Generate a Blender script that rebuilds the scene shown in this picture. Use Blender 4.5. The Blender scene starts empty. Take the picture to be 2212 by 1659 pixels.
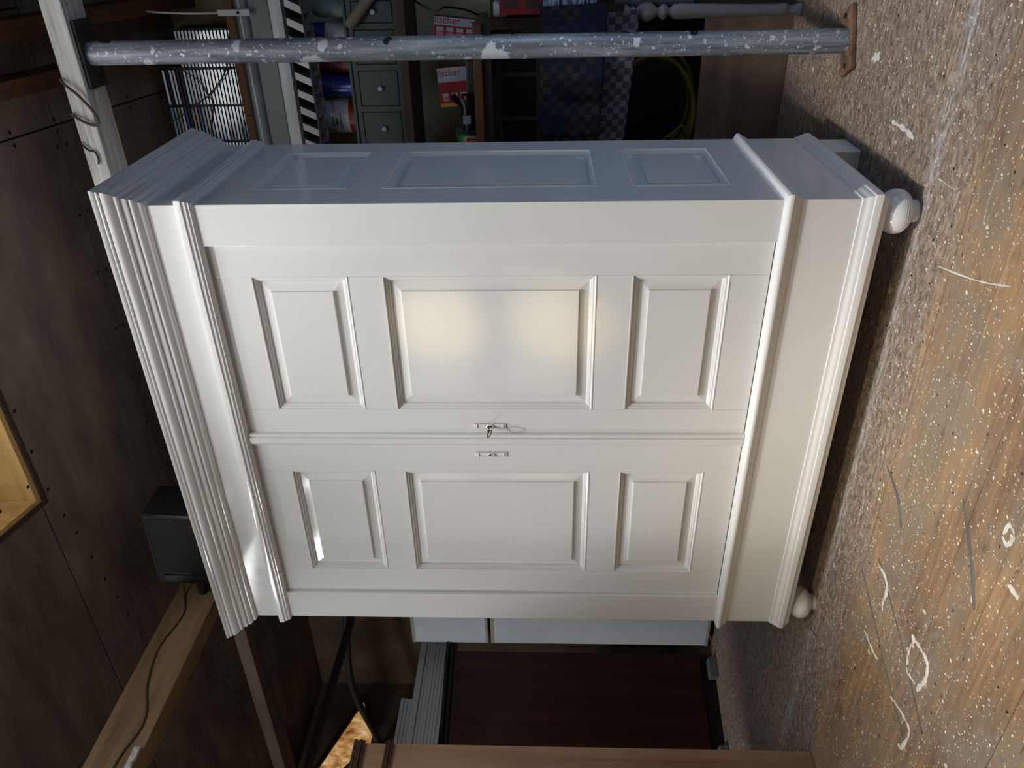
import bpy, bmesh, math, random
from mathutils import Vector, Matrix
random.seed(7)
S = bpy.context.scene
COL = S.collection
R = math.radians

# ------------------------------------------------------------------ camera
# the photograph lies on its side: the camera is rolled a quarter turn
YAW, PITCH = R(-31.363), R(2.199)
fwd = Vector((math.sin(YAW)*math.cos(PITCH), math.cos(YAW)*math.cos(PITCH), math.sin(PITCH)))
rgt = Vector((math.cos(YAW), -math.sin(YAW), 0))
upv = rgt.cross(fwd)
cd = bpy.data.cameras.new('camera'); cam = bpy.data.objects.new('camera', cd); COL.objects.link(cam)
M3 = Matrix((-upv, rgt, -fwd)).transposed()
cam.matrix_world = Matrix.Translation((1.3539, -1.8678, 0.9422)) @ M3.to_4x4()
cd.sensor_fit = 'HORIZONTAL'; cd.sensor_width = 36.0; cd.lens = 1661.05/2212*36
cd.clip_start = 0.02
S.camera = cam

# ------------------------------------------------------------------ light
w = bpy.data.worlds.new('world'); S.world = w; w.use_nodes = True
w.node_tree.nodes['Background'].inputs[0].default_value = (0.62, 0.78, 1.0, 1)
w.node_tree.nodes['Background'].inputs[1].default_value = 0.35

def lamp(name, kind, loc, direction, energy, color, **kw):
    d = bpy.data.lights.new(name, kind); d.energy = energy; d.color = color
    for k, v in kw.items(): setattr(d, k, v)
    o = bpy.data.objects.new(name, d); COL.objects.link(o)
    o.location = loc; o.rotation_euler = Vector(direction).to_track_quat('-Z', 'Y').to_euler()
    return o
# sun falling through the big roof window above the photographer
lamp('sun', 'SUN', (0.6, -2, 5), (0.012, 0.40, -1.0), 0.8, (1.0, 0.955, 0.89), angle=R(2.4))
# spot added high over the roof window to brighten the wardrobe's right front
lamp('right_front_spot', 'SPOT', (0.73, -2.0, 4.7), (-0.06, 1.95, -4.1), 640, (0.98, 0.975, 0.97), spot_size=R(35), spot_blend=1.0, shadow_soft_size=0.10)
# the sky seen through that roof window
lamp('roof_window_sky', 'AREA', (0.62, -1.15, 3.35), (0.0, 0.12, -1.0), 50, (0.93, 0.965, 1.0), shape='RECTANGLE', size=1.2, size_y=2.0)
# blue daylight from the low window in the right hand wall
lamp('side_window_sky', 'AREA', (2.36, 0.1, 0.85), (-1.0, 0.12, -0.05), 7.0, (0.36, 0.60, 1.0), shape='RECTANGLE', size=0.8, size_y=0.8)
# two soft warm spots added for the patches on the right door
for zt, e in ((1.235, 13.0), (0.895, 14.0)):
    src = Vector((0.75, -2.3, 2.55)); tgt = Vector((0.40, 0.0, zt))
    lamp('door_patch_spot', 'SPOT', src, tgt-src, e*8.5, (1.0, 0.84, 0.40), spot_size=R(6.4), spot_blend=1.0, shadow_soft_size=0.03)
# the broad warm sunbeam that reaches the plinth and the floor before it
lamp('low_sunbeam', 'SPOT', (0.9, -2.6, 2.7), (-0.98, 2.15, -2.75), 205, (1.0, 0.86, 0.60), spot_size=R(31), spot_blend=1.0, shadow_soft_size=0.05)
# soft daylight from the gable window behind the photographer
for zz in (0.97, 1.72):
    lamp('front_window_sky', 'AREA', (-1.36, -3.32, zz), (0.25, 1.0, 0.0), 3.8, (1.0, 0.95, 0.80), shape='RECTANGLE', size=0.95, size_y=0.5)
# fill added over the left half of the attic, in a made-up roof window
lamp('left_fill', 'AREA', (-2.4, -1.95, 3.45), (0.6, 0.75, -1.0), 84, (0.95, 0.97, 1.0), shape='RECTANGLE', size=0.8, size_y=1.1)

vs = S.view_settings
S.display_settings.display_device = 'sRGB'
vs.view_transform = 'Standard'; vs.look = 'None'; vs.exposure = -0.5; vs.gamma = 1.0; vs.use_curve_mapping = False

# ------------------------------------------------------------------ material helpers
def lin(c):
    return tuple(((v/255)/12.92 if v/255 <= 0.04045 else ((v/255+0.055)/1.055)**2.4) for v in c) + (1,)
class NT:
    def __init__(s, name):
        s.m = bpy.data.materials.new(name); s.m.use_nodes = True
        s.t = s.m.node_tree; s.b = s.t.nodes['Principled BSDF']
        s.co = s.t.nodes.new('ShaderNodeTexCoord')
    def n(s, typ, **kw):
        o = s.t.nodes.new('ShaderNode'+typ)
        for k, v in kw.items(): setattr(o, k, v)
        return o
    def l(s, a, b): s.t.links.new(a, b)
    def map(s, scale=(1, 1, 1), loc=(0, 0, 0), rot=(0, 0, 0), src=None):
        m = s.n('Mapping'); m.inputs['Scale'].default_value = scale; m.inputs['Location'].default_value = loc; m.inputs['Rotation'].default_value = rot
        s.l(src or s.co.outputs['Object'], m.inputs['Vector']); return m.outputs[0]
    def noise(s, vec, scale, detail=4, rough=0.55):
        o = s.n('TexNoise'); o.inputs['Scale'].default_value = scale; o.inputs['Detail'].default_value = detail; o.inputs['Roughness'].default_value = rough
        s.l(vec, o.inputs['Vector']); return o.outputs['Fac']
    def ramp(s, fac, stops):
        o = s.n('ValToRGB'); e = o.color_ramp.elements
        while len(e) < len(stops): e.new(0.5)
        for x, (p, c) in zip(e, stops): x.position = p; x.color = c if len(c) == 4 else lin(c)
        s.l(fac, o.inputs[0]); return o.outputs[0]
    def mix(s, fac, a, b, mode='MIX'):
        o = s.n('Mix', data_type='RGBA', blend_type=mode)
        for sock, v in ((o.inputs[0], fac), (o.inputs[6], a), (o.inputs[7], b)):
            if hasattr(v, 'node'): s.l(v, sock)
            else: sock.default_value = v
        return o.outputs[2]
    def math(s, op, a, b=0.0):
        o = s.n('Math', operation=op)
        for sock, v in ((o.inputs[0], a), (o.inputs[1], b)):
            if hasattr(v, 'node'): s.l(v, sock)
            else: sock.default_value = v
        return o.outputs[0]
    def dots(s, vec, scale, size, power=3.0, soft=0.04, keep=1.0):
        """mask of round drops with uneven sizes"""
        v = s.n('TexVoronoi'); v.inputs['Scale'].default_value = scale; v.inputs['Randomness'].default_value = 1.0
        s.l(vec, v.inputs['Vector'])
        sp = s.n('SeparateColor'); s.l(v.outputs['Color'], sp.inputs[0])
        r = s.math('MULTIPLY', s.math('POWER', sp.outputs[0], power), size)
        d = s.math('SUBTRACT', r, v.outputs['Distance'])
        k = s.math('LESS_THAN', sp.outputs[1], keep)
        m = s.math('MULTIPLY', d, 1/soft); o = s.n('Clamp'); s.l(m, o.inputs[0])
        return s.math('MULTIPLY', o.outputs[0], k)
    def bump(s, h, strength=0.3, dist=0.01):
        o = s.n('Bump'); o.inputs['Strength'].default_value = strength; o.inputs['Distance'].default_value = dist
        s.l(h, o.inputs['Height']); s.l(o.outputs[0], s.b.inputs['Normal'])
    def fin(s, col, rough=0.6, metal=0.0, spec=0.5):
        if hasattr(col, 'node'): s.l(col, s.b.inputs['Base Color'])
        else: s.b.inputs['Base Color'].default_value = col if len(col) == 4 else lin(col)
        if hasattr(rough, 'node'): s.l(rough, s.b.inputs['Roughness'])
        else: s.b.inputs['Roughness'].default_value = rough
        s.b.inputs['Metallic'].default_value = metal
        s.b.inputs['Specular IOR Level'].default_value = spec
        return s.m

def plain(name, c, rough=0.6, metal=0.0, var=0.12, scale=6.0, spec=0.5, bump=0.0):
    t = NT(name); v = t.map()
    f = t.noise(v, scale)
    a = tuple(min(255, x*(1+var)) for x in c); b = tuple(x*(1-var) for x in c)
    col = t.ramp(f, [(0.3, b), (0.7, a)])
    if bump: t.bump(t.noise(v, scale*12), bump, 0.003)
    return t.fin(col, rough, metal, spec)
def wood(name, dark, light, axis='X', scale=1.0, rough=0.6, scuff=0.0, spec=0.3):
    t = NT(name)
    sc = {'X': (1.2, 22, 22), 'Y': (22, 1.2, 22), 'Z': (22, 22, 1.2)}[axis]
    v = t.map(tuple(x*scale for x in sc))
    g = t.noise(v, 1.0, 6, 0.65); big = t.noise(t.map(), 2.3)
    col = t.ramp(t.math('ADD', t.math('MULTIPLY', g, 0.7), t.math('MULTIPLY', big, 0.3)), [(0.33, dark), (0.66, light)])
    if scuff:
        k = t.ramp(t.noise(t.map((9, 3, 3)), 3.0, 8, 0.7), [(0.60, (0, 0, 0)), (0.72, (255, 255, 255))])
        col = t.mix(t.math('MULTIPLY', k, scuff), col, lin((168, 158, 146)))
    t.bump(g, 0.15, 0.004)
    return t.fin(col, rough, 0, spec)

def m_paint():
    t = NT('white_gloss_paint'); v = t.map()
    col = t.ramp(t.noise(v, 1.4, 3), [(0.3, (226, 225, 221)), (0.7, (233, 232, 229))])
    t.bump(t.noise(t.map((30, 30, 3)), 3.0, 5), 0.05, 0.002)
    r = t.ramp(t.noise(t.map((40, 6, 6)), 1.0, 5), [(0.35, (78, 78, 78)), (0.7, (104, 104, 104))])
    return t.fin(col, r, 0, 0.4)
PAINT = m_paint()

def m_floor():
    t = NT('paint_spattered_floor_wood')
    oi = t.n('ObjectInfo'); rnd = oi.outputs['Random']
    v = t.map()
    grain = t.noise(t.map((1.6, 46, 1)), 1.0, 7, 0.65)
    big = t.noise(t.map((0.8, 1.3, 1)), 2.2, 5, 0.6)
    wcol = t.ramp(t.math('ADD', t.math('MULTIPLY', grain, 0.45), t.math('MULTIPLY', big, 0.55)),
                  [(0.30, (86, 68, 54)), (0.45, (138, 112, 88)), (0.56, (172, 138, 100)), (0.70, (198, 168, 124))])
    # grey trodden-in paint
    dirt = t.ramp(t.noise(t.map((1.0, 1.6, 1), (3, 1, 0)), 3.1, 8, 0.7), [(0.44, (0, 0, 0)), (0.58, (255, 255, 255))])
    col = t.mix(t.math('MULTIPLY', dirt, 0.8), wcol, lin((140, 128, 112)))
    # boards towards the back are bare, pinkish grey and coarse
    sx = t.n('SeparateXYZ'); t.l(v, sx.inputs[0])
    back = t.n('MapRange'); back.inputs[1].default_value = -0.24; back.inputs[2].default_value = -0.12; t.l(sx.outputs[1], back.inputs[0])
    coarse = t.ramp(t.noise(t.map((6, 14, 1)), 5.0, 10, 0.8), [(0.38, (66, 59, 54)), (0.5, (140, 125, 115)), (0.62, (190, 178, 164))])
    col = t.mix(t.math('MULTIPLY', back.outputs[0], 0.8), col, coarse)
    hue = t.ramp(rnd, [(0.0, (200, 190, 184)), (0.5, (226, 218, 208)), (1.0, (255, 246, 226))])
    col = t.mix(0.4, col, hue, 'MULTIPLY')
    # worn white along two boards
    chalk = t.ramp(t.noise(t.map((5, 9, 1), (7, 2, 0)), 4.0, 10, 0.75), [(0.56, (0, 0, 0)), (0.70, (255, 255, 255))])
    col = t.mix(t.math('MULTIPLY', chalk, 0.55), col, lin((176, 170, 160)))
    strip = t.n('MapRange'); strip.inputs[1].default_value = 0.04; strip.inputs[2].default_value = 0.0
    t.l(t.math('ABSOLUTE', t.math('ADD', sx.outputs[1], -0.012)), strip.inputs[0])
    sm = t.math('MULTIPLY', strip.outputs[0], t.ramp(t.noise(t.map((3, 12, 1), (2, 5, 0)), 6.0, 10, 0.75), [(0.46, (0, 0, 0)), (0.60, (255, 255, 255))]))
    col = t.mix(t.math('MULTIPLY', sm, 0.85), col, lin((196, 198, 200)))
    dark = t.ramp(t.noise(t.map((2.2, 7, 1), (1, 9, 0)), 4.0, 9, 0.75), [(0.57, (0, 0, 0)), (0.70, (255, 255, 255))])
    col = t.mix(t.math('MULTIPLY', dark, 0.75), col, lin((62, 58, 60)))
    wob = t.n('TexNoise'); wob.inputs['Scale'].default_value = 60; t.l(v, wob.inputs['Vector'])
    wv = t.n('VectorMath', operation='MULTIPLY_ADD'); t.l(wob.outputs['Color'], wv.inputs[0]); wv.inputs[1].default_value = (0.012, 0.012, 0); t.l(v, wv.inputs[2])
    fl = t.n('VectorMath', operation='MULTIPLY'); t.l(wv.outputs[0], fl.inputs[0]); fl.inputs[1].default_value = (1, 1, 0)
    base = fl.outputs[0]
    for sc, size, off, c, keep in ((40, 0.22, (0, 0, 0), (222, 210, 184), 0.6), (80, 0.32, (4, 2, 0), (228, 216, 192), 0.8),
                                   (17, 0.17, (8, 1, 0), (210, 200, 178), 0.45), (52, 0.26, (2, 6, 0), (44, 42, 46), 0.6),
                                   (22, 0.24, (5, 5, 0), (112, 114, 120), 0.5), (33, 0.2, (1, 8, 0), (60, 74, 120), 0.08), (150, 0.45, (3, 3, 0), (208, 196, 174), 0.9)):
        mk = t.dots(t.map((1, 1, 1), off, src=base), sc, size, 3.2, 0.05, keep)
        col = t.mix(mk, col, lin(c))
    # scratches
    for rot, off, c in ((0.5, (0, 3, 0), (206, 198, 184)), (-0.9, (5, 0, 0), (52, 50, 50))):
        sc_ = t.ramp(t.noise(t.map((5, 150, 1), off, (0, 0, rot)), 1.0, 2, 0.4), [(0.70, (0, 0, 0)), (0.74, (255, 255, 255))])
        col = t.mix(t.math('MULTIPLY', sc_, 0.6), col, lin(c))
    t.bump(t.math('ADD', t.noise(v, 140, 6, 0.7), t.math('MULTIPLY', grain, 0.6)), 0.35, 0.004)
    return t.fin(col, 0.55, 0, 0.35)
FLOOR = m_floor()

def m_ceiling():
    t = NT('dark_fibre_board')
    a = t.noise(t.map((0.8, 2.6, 1)), 2.6, 7, 0.65)
    col = t.ramp(a, [(0.3, (96, 86, 79)), (0.55, (124, 111, 102)), (0.75, (146, 132, 122))])
    oi = t.n('ObjectInfo')
    col = t.mix(0.5, col, t.ramp(oi.outputs['Random'], [(0, (196, 196, 190)), (1, (255, 246, 236))]), 'MULTIPLY')
    t.bump(t.noise(t.map(), 60), 0.1, 0.003)
    return t.fin(col, 0.85, 0, 0.1)
CEIL = m_ceiling()

def m_pole():
    t = NT('spattered_steel'); v = t.map()
    g = t.noise(t.map((12, 12, 1.0)), 2.5, 8, 0.7)
    col = t.ramp(g, [(0.32, (80, 84, 90)), (0.5, (132, 137, 142)), (0.68, (178, 182, 184))])
    wob = t.n('TexNoise'); wob.inputs['Scale'].default_value = 35; t.l(v, wob.inputs['Vector'])
    wv = t.n('VectorMath', operation='MULTIPLY_ADD'); t.l(wob.outputs['Color'], wv.inputs[0]); wv.inputs[1].default_value = (0.05, 0.05, 0.03); t.l(v, wv.inputs[2])
    streak = t.ramp(t.noise(t.map((20, 20, 2.5), (4, 1, 0)), 2.0, 8, 0.75), [(0.55, (0, 0, 0)), (0.66, (255, 255, 255))])
    col = t.mix(t.math('MULTIPLY', streak, 0.7), col, lin((54, 56, 60)))
    for sc, size, off, c, keep in ((24, 0.55, (0, 0, 0), (216, 218, 222), 0.4), (60, 0.5, (3, 0, 1), (210, 212, 216), 0.55), (12, 0.5, (1, 2, 5), (34, 36, 40), 0.4), (8, 0.55, (7, 2, 3), (226, 226, 230), 0.75), (7, 0.5, (2, 7, 4.4), (150, 92, 40), 0.25), (110, 0.5, (6, 0, 1), (200, 202, 206), 0.8)):
        col = t.mix(t.dots(t.map((1, 1, 1), off, src=wv.outputs[0]), sc, size, 2.6, 0.05, keep), col, lin(c))
    t.bump(t.noise(v, 70), 0.15, 0.003)
    return t.fin(col, 0.45, 0.25, 0.5)
POLE = m_pole()

def m_beam():
    t = NT('whitewashed_beam_wood')
    g = t.noise(t.map((1.5, 30, 30)), 1.6, 7, 0.7)
    col = t.ramp(g, [(0.30, (128, 122, 114)), (0.5, (190, 186, 180)), (0.7, (214, 211, 206))])
    d = t.dots(t.map((1, 3, 3)), 46, 0.24, 3.0, 0.06, 0.5)
    col = t.mix(d, col, lin((70, 60, 50)))
    d = t.ramp(t.noise(t.map((3, 9, 9), (2, 0, 0)), 3.0, 8, 0.7), [(0.62, (0, 0, 0)), (0.72, (255, 255, 255))])
    col = t.mix(t.math('MULTIPLY', d, 0.5), col, lin((96, 86, 76)))
    t.bump(g, 0.3, 0.004)
    return t.fin(col, 0.8, 0, 0.2)
BEAM = m_beam()

def m_check(name, a, b, pitch, stain=0.0, stainc=(30, 36, 60)):
    t = NT(name)
    ch = t.n('TexChecker'); ch.inputs['Scale'].default_value = 1.0; ch.inputs[1].default_value = lin(a); ch.inputs[2].default_value = lin(b)
    u = t.n('UVMap'); m = t.map((1/pitch, 1/pitch, 1), (0.013, 0.017, 0.5), src=u.outputs[0]); t.l(m, ch.inputs[0])
    col = ch.outputs[0]
    if stain:
        k = t.ramp(t.noise(t.map(), 6.0, 6, 0.7), [(0.40, (0, 0, 0)), (0.55, (255, 255, 255))])
        col = t.mix(t.math('MULTIPLY', k, stain), col, lin(stainc))
    t.bump(t.noise(t.map(), 300), 0.2, 0.002)
    return t.fin(col, 0.9, 0, 0.1)

def m_wall():
    t = NT('rough_plaster')
    col = t.ramp(t.noise(t.map(), 3.0, 8, 0.65), [(0.3, (172, 160, 122)), (0.55, (206, 193, 150)), (0.75, (222, 211, 174))])
    t.bump(t.noise(t.map(), 40, 8, 0.7), 0.5, 0.01)
    return t.fin(col, 0.9, 0, 0.1)
WALL = m_wall()

# ------------------------------------------------------------------ mesh helpers
def bm_box(bm, x0, x1, y0, y1, z0, z1, bev=0.0):
    vs_ = [bm.verts.new((x, y, z)) for z in (z0, z1) for y in (y0, y1) for x in (x0, x1)]
    fs = [(0, 2, 3, 1), (4, 5, 7, 6), (0, 1, 5, 4), (2, 6, 7, 3), (0, 4, 6, 2), (1, 3, 7, 5)]
    F = [bm.faces.new([vs_[i] for i in f]) for f in fs]
    if bev:
        es = list({e for f in F for e in f.edges})
        bmesh.ops.bevel(bm, geom=es, offset=bev, segments=2, profile=0.6, affect='EDGES')
    return vs_
def box(x0, x1, y0, y1, z0, z1, bev=0.0):
    bm = bmesh.new(); bm_box(bm, x0, x1, y0, y1, z0, z1, bev); return bm
def lathe(profile, seg=32, center=(0, 0, 0), cap=True):
    bm = bmesh.new(); rings = []
    for r, z in profile:
        rings.append([bm.verts.new((center[0]+r*math.cos(2*math.pi*i/seg), center[1]+r*math.sin(2*math.pi*i/seg), center[2]+z)) for i in range(seg)])
    for a, b in zip(rings, rings[1:]):
        for i in range(seg):
            bm.faces.new((a[i], a[(i+1) % seg], b[(i+1) % seg], b[i]))
    if cap:
        bm.faces.new(list(reversed(rings[0]))); bm.faces.new(rings[-1])
    return bm
def smooth_path(pts, n=8):
    P = [Vector(p) for p in pts]; out = []
    for i in range(len(P)-1):
        p0 = P[max(i-1, 0)]; p1 = P[i]; p2 = P[i+1]; p3 = P[min(i+2, len(P)-1)]
        for k in range(n):
            t = k/n
            out.append(0.5*((2*p1)+(-p0+p2)*t+(2*p0-5*p1+4*p2-p3)*t*t+(-p0+3*p1-3*p2+p3)*t**3))
    out.append(P[-1]); return out
def tube(pts, r, seg=10, smooth=8, bm=None):
    bm = bm or bmesh.new()
    P = smooth_path(pts, smooth) if smooth else [Vector(p) for p in pts]
    rings = []; n0 = None
    for i, p in enumerate(P):
        d = (P[min(i+1, len(P)-1)]-P[max(i-1, 0)]).normalized()
        if n0 is None:
            n0 = d.orthogonal().normalized()
        n0 = (n0-d*n0.dot(d)).normalized(); b = d.cross(n0)
        rings.append([bm.verts.new(p+(n0*math.cos(2*math.pi*k/seg)+b*math.sin(2*math.pi*k/seg))*r) for k in range(seg)])
    for a, b in zip(rings, rings[1:]):
        for k in range(seg): bm.faces.new((a[k], a[(k+1) % seg], b[(k+1) % seg], b[k]))
    bm.faces.new(list(reversed(rings[0]))); bm.faces.new(rings[-1])
    return bm
def beam_between(a, b, wdt, hgt, up=(0, 0, 1), bev=0.004):
    a, b = Vector(a), Vector(b); d = (b-a); L = d.length; d.normalize()
    s = d.cross(Vector(up)).normalized(); u = s.cross(d)
    bm = box(0, L, -wdt/2, wdt/2, -hgt/2, hgt/2, bev)
    bm.transform(Matrix((( d.x, -s.x, u.x, a.x), (d.y, -s.y, u.y, a.y), (d.z, -s.z, u.z, a.z), (0, 0, 0, 1))))
    return bm
def poly_prism(pts, y0, y1):
    """pts in XZ, extruded along Y"""
    bm = bmesh.new()
    a = [bm.verts.new((x, y0, z)) for x, z in pts]; b = [bm.verts.new((x, y1, z)) for x, z in pts]
    n = len(pts)
    bm.faces.new(a); bm.faces.new(list(reversed(b)))
    for i in range(n): bm.faces.new((a[i], b[i], b[(i+1) % n], a[(i+1) % n]))
    return bm

def obj(name, bm, mat, parent=None, smooth=False, loc=None, origin=None):
    """one mesh object; bm is in world space unless loc is given; origin moves the pivot"""
    bmesh.ops.recalc_face_normals(bm, faces=bm.faces)
    me = bpy.data.meshes.new(name)
    if parent is not None: bm.transform(Matrix.Translation(-Vector(wloc(parent))))
    elif origin is not None: bm.transform(Matrix.Translation(-Vector(origin)))
    bm.to_mesh(me); bm.free()
    if mat: me.materials.append(mat)
    if smooth:
        for p in me.polygons: p.use_smooth = True
        try: me.set_sharp_from_angle(angle=R(smooth if smooth is not True else 40))
        except Exception: pass
    o = bpy.data.objects.new(name, me); COL.objects.link(o)
    if parent is not None: o.parent = parent
    elif origin is not None: o.location = origin
    return o
def wloc(o):
    v = Vector(o.location)
    return v if o.parent is None else v+wloc(o.parent)
def tag(o, label=None, cat=None, group=None, kind=None):
    if label: o['label'] = label
    if cat: o['category'] = cat
    if group: o['group'] = group
    if kind: o['kind'] = kind
    return o
def thing(name, label, cat, loc, group=None):
    o = bpy.data.objects.new(name, None); COL.objects.link(o); o.location = loc; o.empty_display_size = 0.05
    return tag(o, label, cat, group)
def struct(name, bm, mat, **kw):
    return tag(obj(name, bm, mat, **kw), kind='structure')
def text_bm(body, size, depth=0.0):
    cu = bpy.data.curves.new('t', 'FONT'); cu.body = body; cu.size = size; cu.align_x = 'CENTER'; cu.align_y = 'CENTER'; cu.extrude = depth
    cu.resolution_u = 3
    o = bpy.data.objects.new('t', cu); COL.objects.link(o)
    dg = bpy.context.evaluated_depsgraph_get(); me = bpy.data.meshes.new_from_object(o.evaluated_get(dg))
    bm = bmesh.new(); bm.from_mesh(me)
    bpy.data.objects.remove(o); bpy.data.curves.remove(cu); bpy.data.meshes.remove(me)
    return bm

# ================================================================== THE SETTING
BACK_Y, LEFT_X, RIGHT_X, FRONT_Y = 1.76, -4.2, 2.4, -3.4
def zc(y): return 2.60+0.21*(1.5-y)        # underside of the roof boarding
# floor ------------------------------------------------------------
floor = struct('floor', box(LEFT_X, RIGHT_X, FRONT_Y, BACK_Y, -0.08, -0.012), plain('under_floor', (30, 26, 22), 0.9))
ys = [-0.685, -0.545, -0.37, -0.185, 0.0]
y = -0.685
while y > FRONT_Y+0.2: y -= 0.18; ys.insert(0, y)
y = 0.0
while y < BACK_Y-0.05: y += 0.19; ys.append(min(y, BACK_Y))
for i, (a, b) in enumerate(zip(ys, ys[1:])):
    cuts = [LEFT_X, -2.3+0.8*((i*37) % 5)/5.0, RIGHT_X] if i % 3 else [LEFT_X, RIGHT_X]
    if i % 4 == 1: cuts = [LEFT_X, -1.0-0.3*((i*13) % 4), RIGHT_X]
    for c0, c1 in zip(cuts, cuts[1:]):
        g = 0.0007; top = random.uniform(-0.0010, 0.0006)
        obj('floor_plank', box(c0+g, c1-g, a+g, b-g, -0.012, top, 0.0012), FLOOR, floor)
# dried paint marks trodden on to the floor boards
WHITE_MARK = plain('dried_white_paint', (214, 210, 200), 0.6)
GREY_MARK = plain('dried_dark_paint', (92, 88, 86), 0.7)
BLUE_MARK = plain('blue_chalk_line', (40, 56, 120), 0.7)
def mark(pts, wd, mat, jit=0.5):
    P = smooth_path([(x, y, 0) for x, y in pts], 6); bm = bmesh.new(); L = []; Rr = []
    for i, p in enumerate(P):
        d = (P[min(i+1, len(P)-1)]-P[max(i-1, 0)]).normalized(); s = Vector((-d.y, d.x, 0))
        k = wd*(1+random.uniform(-jit, jit))*(0.35 if i in (0, len(P)-1) else 1)
        L.append((p+s*k, p-s*k))
    rows = [[bm.verts.new((q.x, q.y, z)) for q, z in ((a, -0.0005), (a*0.5+(a+b)*0.25, 0.0016), (b, -0.0005))] for a, b in L]
    for r0, r1 in zip(rows, rows[1:]):
        for k in range(2): bm.faces.new((r0[k], r0[k+1], r1[k+1], r1[k]))
    obj('paint_mark', bm, mat, floor)
mark([(-0.235, -0.50), (-0.225, -0.54), (-0.228, -0.585), (-0.27, -0.60), (-0.31, -0.59), (-0.33, -0.585)], 0.006, WHITE_MARK)
mark([(-0.25, -0.505), (-0.30, -0.51), (-0.33, -0.53), (-0.322, -0.575)], 0.004, WHITE_MARK)
mark([(-0.228, -0.497), (-0.242, -0.515)], 0.011, WHITE_MARK)
mark([(-0.215, -0.265), (-0.22, -0.31), (-0.24, -0.335), (-0.29, -0.335), (-0.31, -0.345)], 0.006, WHITE_MARK)
mark([(-0.45, -0.29), (-0.455, -0.36), (-0.45, -0.395)], 0.005, WHITE_MARK)
mark([(-0.47, -0.50), (-0.45, -0.565), (-0.455, -0.615), (-0.53, -0.61), (-0.535, -0.595)], 0.005, WHITE_MARK)
mark([(0.255, -0.655), (0.285, -0.66), (0.275, -0.685), (0.245, -0.675), (0.25, -0.655)], 0.004, WHITE_MARK)
mark([(0.18, -0.72), (0.18, -0.76)], 0.005, WHITE_MARK)
mark([(0.62, -0.12), (0.66, -0.30), (0.70, -0.42)], 0.002, WHITE_MARK)
mark([(0.86, 0.30), (0.86, 0.22), (0.85, 0.15)], 0.006, WHITE_MARK)
mark([(0.985, 0.52), (1.0, 0.47)], 0.010, WHITE_MARK)
mark([(0.80, -0.02), (0.80, -0.12)], 0.003, WHITE_MARK)
mark([(-0.31, -0.19), (-0.42, -0.42), (-0.50, -0.60)], 0.004, GREY_MARK)
mark([(-0.20, -0.25), (-0.30, -0.48), (-0.40, -0.66)], 0.003, GREY_MARK)
mark([(0.22, -0.50), (0.12, -0.60), (0.04, -0.66)], 0.006, GREY_MARK)
mark([(0.05, -0.16), (0.02, -0.25), (-0.04, -0.31)], 0.005, GREY_MARK)
mark([(-0.80, 0.02), (-0.78, -0.03)], 0.004, BLUE_MARK)

# walls ------------------------------------------------------------
def zt(y): return zc(y)+0.25
struct('wall_back', box(-0.9, RIGHT_X, BACK_Y, BACK_Y+0.1, 0, 2.9), WALL)
BRWALL = plain('brown_stained_plaster', (92, 78, 60), 0.9, 0, 0.25, 3)
struct('wall_rear', box(LEFT_X, -0.9, BACK_Y, BACK_Y+0.1, 0, 2.9), BRWALL)
wr = bmesh.new()
wy0, wy1, wz0, wz1 = -0.35, 0.55, 0.4, 1.3       # low window in the right wall
for (y0, y1, z0, z1) in ((FRONT_Y, wy0, 0, 3.8), (wy1, BACK_Y, 0, 2.9), (wy0, wy1, 0, wz0), (wy0, wy1, wz1, 3.0)):
    bm_box(wr, RIGHT_X, RIGHT_X+0.1, y0, y1, z0, z1)
BOARDWALL = plain('dark_board_wall', (50, 47, 46), 0.9)
struct('wall_right', wr, BOARDWALL)
struct('wall_left', box(LEFT_X-0.1, LEFT_X, FRONT_Y, BACK_Y, 0, 3.8), BOARDWALL)
wf = bmesh.new()
for (x0, x1, z0, z1) in ((LEFT_X, -1.92, 0, 3.8), (-0.80, RIGHT_X, 0, 3.8), (-1.92, -0.80, 0, 0.62), (-1.92, -0.80, 2.07, 3.8)):
    bm_box(wf, x0, x1, FRONT_Y-0.1, FRONT_Y, z0, z1)
struct('wall_front', wf, BOARDWALL)
def m_pane():
    t = NT('window_glass')
    tr = t.n('BsdfTransparent'); gl = t.n('BsdfGlossy'); gl.inputs['Roughness'].default_value = 0.05
    mx = t.n('MixShader'); mx.inputs[0].default_value = 0.06
    t.l(tr.outputs[0], mx.inputs[1]); t.l(gl.outputs[0], mx.inputs[2])
    t.l(mx.outputs[0], t.t.nodes['Material Output'].inputs['Surface']); return t.m
PANE = m_pane()
FRAMEW = plain('window_frame_paint', (190, 188, 180), 0.5)
wn = bmesh.new()
for (a, b, c, d) in ((wy0, wy1, wz0, wz0+0.05), (wy0, wy1, wz1-0.05, wz1), (wy0, wy0+0.05, wz0+0.05, wz1-0.05), (wy1-0.05, wy1, wz0+0.05, wz1-0.05)):
    bm_box(wn, RIGHT_X+0.01, RIGHT_X+0.07, a, b, c, d, 0.004)
w2 = struct('window_2', wn, FRAMEW)
obj('pane', box(RIGHT_X+0.035, RIGHT_X+0.041, wy0+0.045, wy1-0.045, wz0+0.045, wz1-0.045), PANE, w2)

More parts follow.
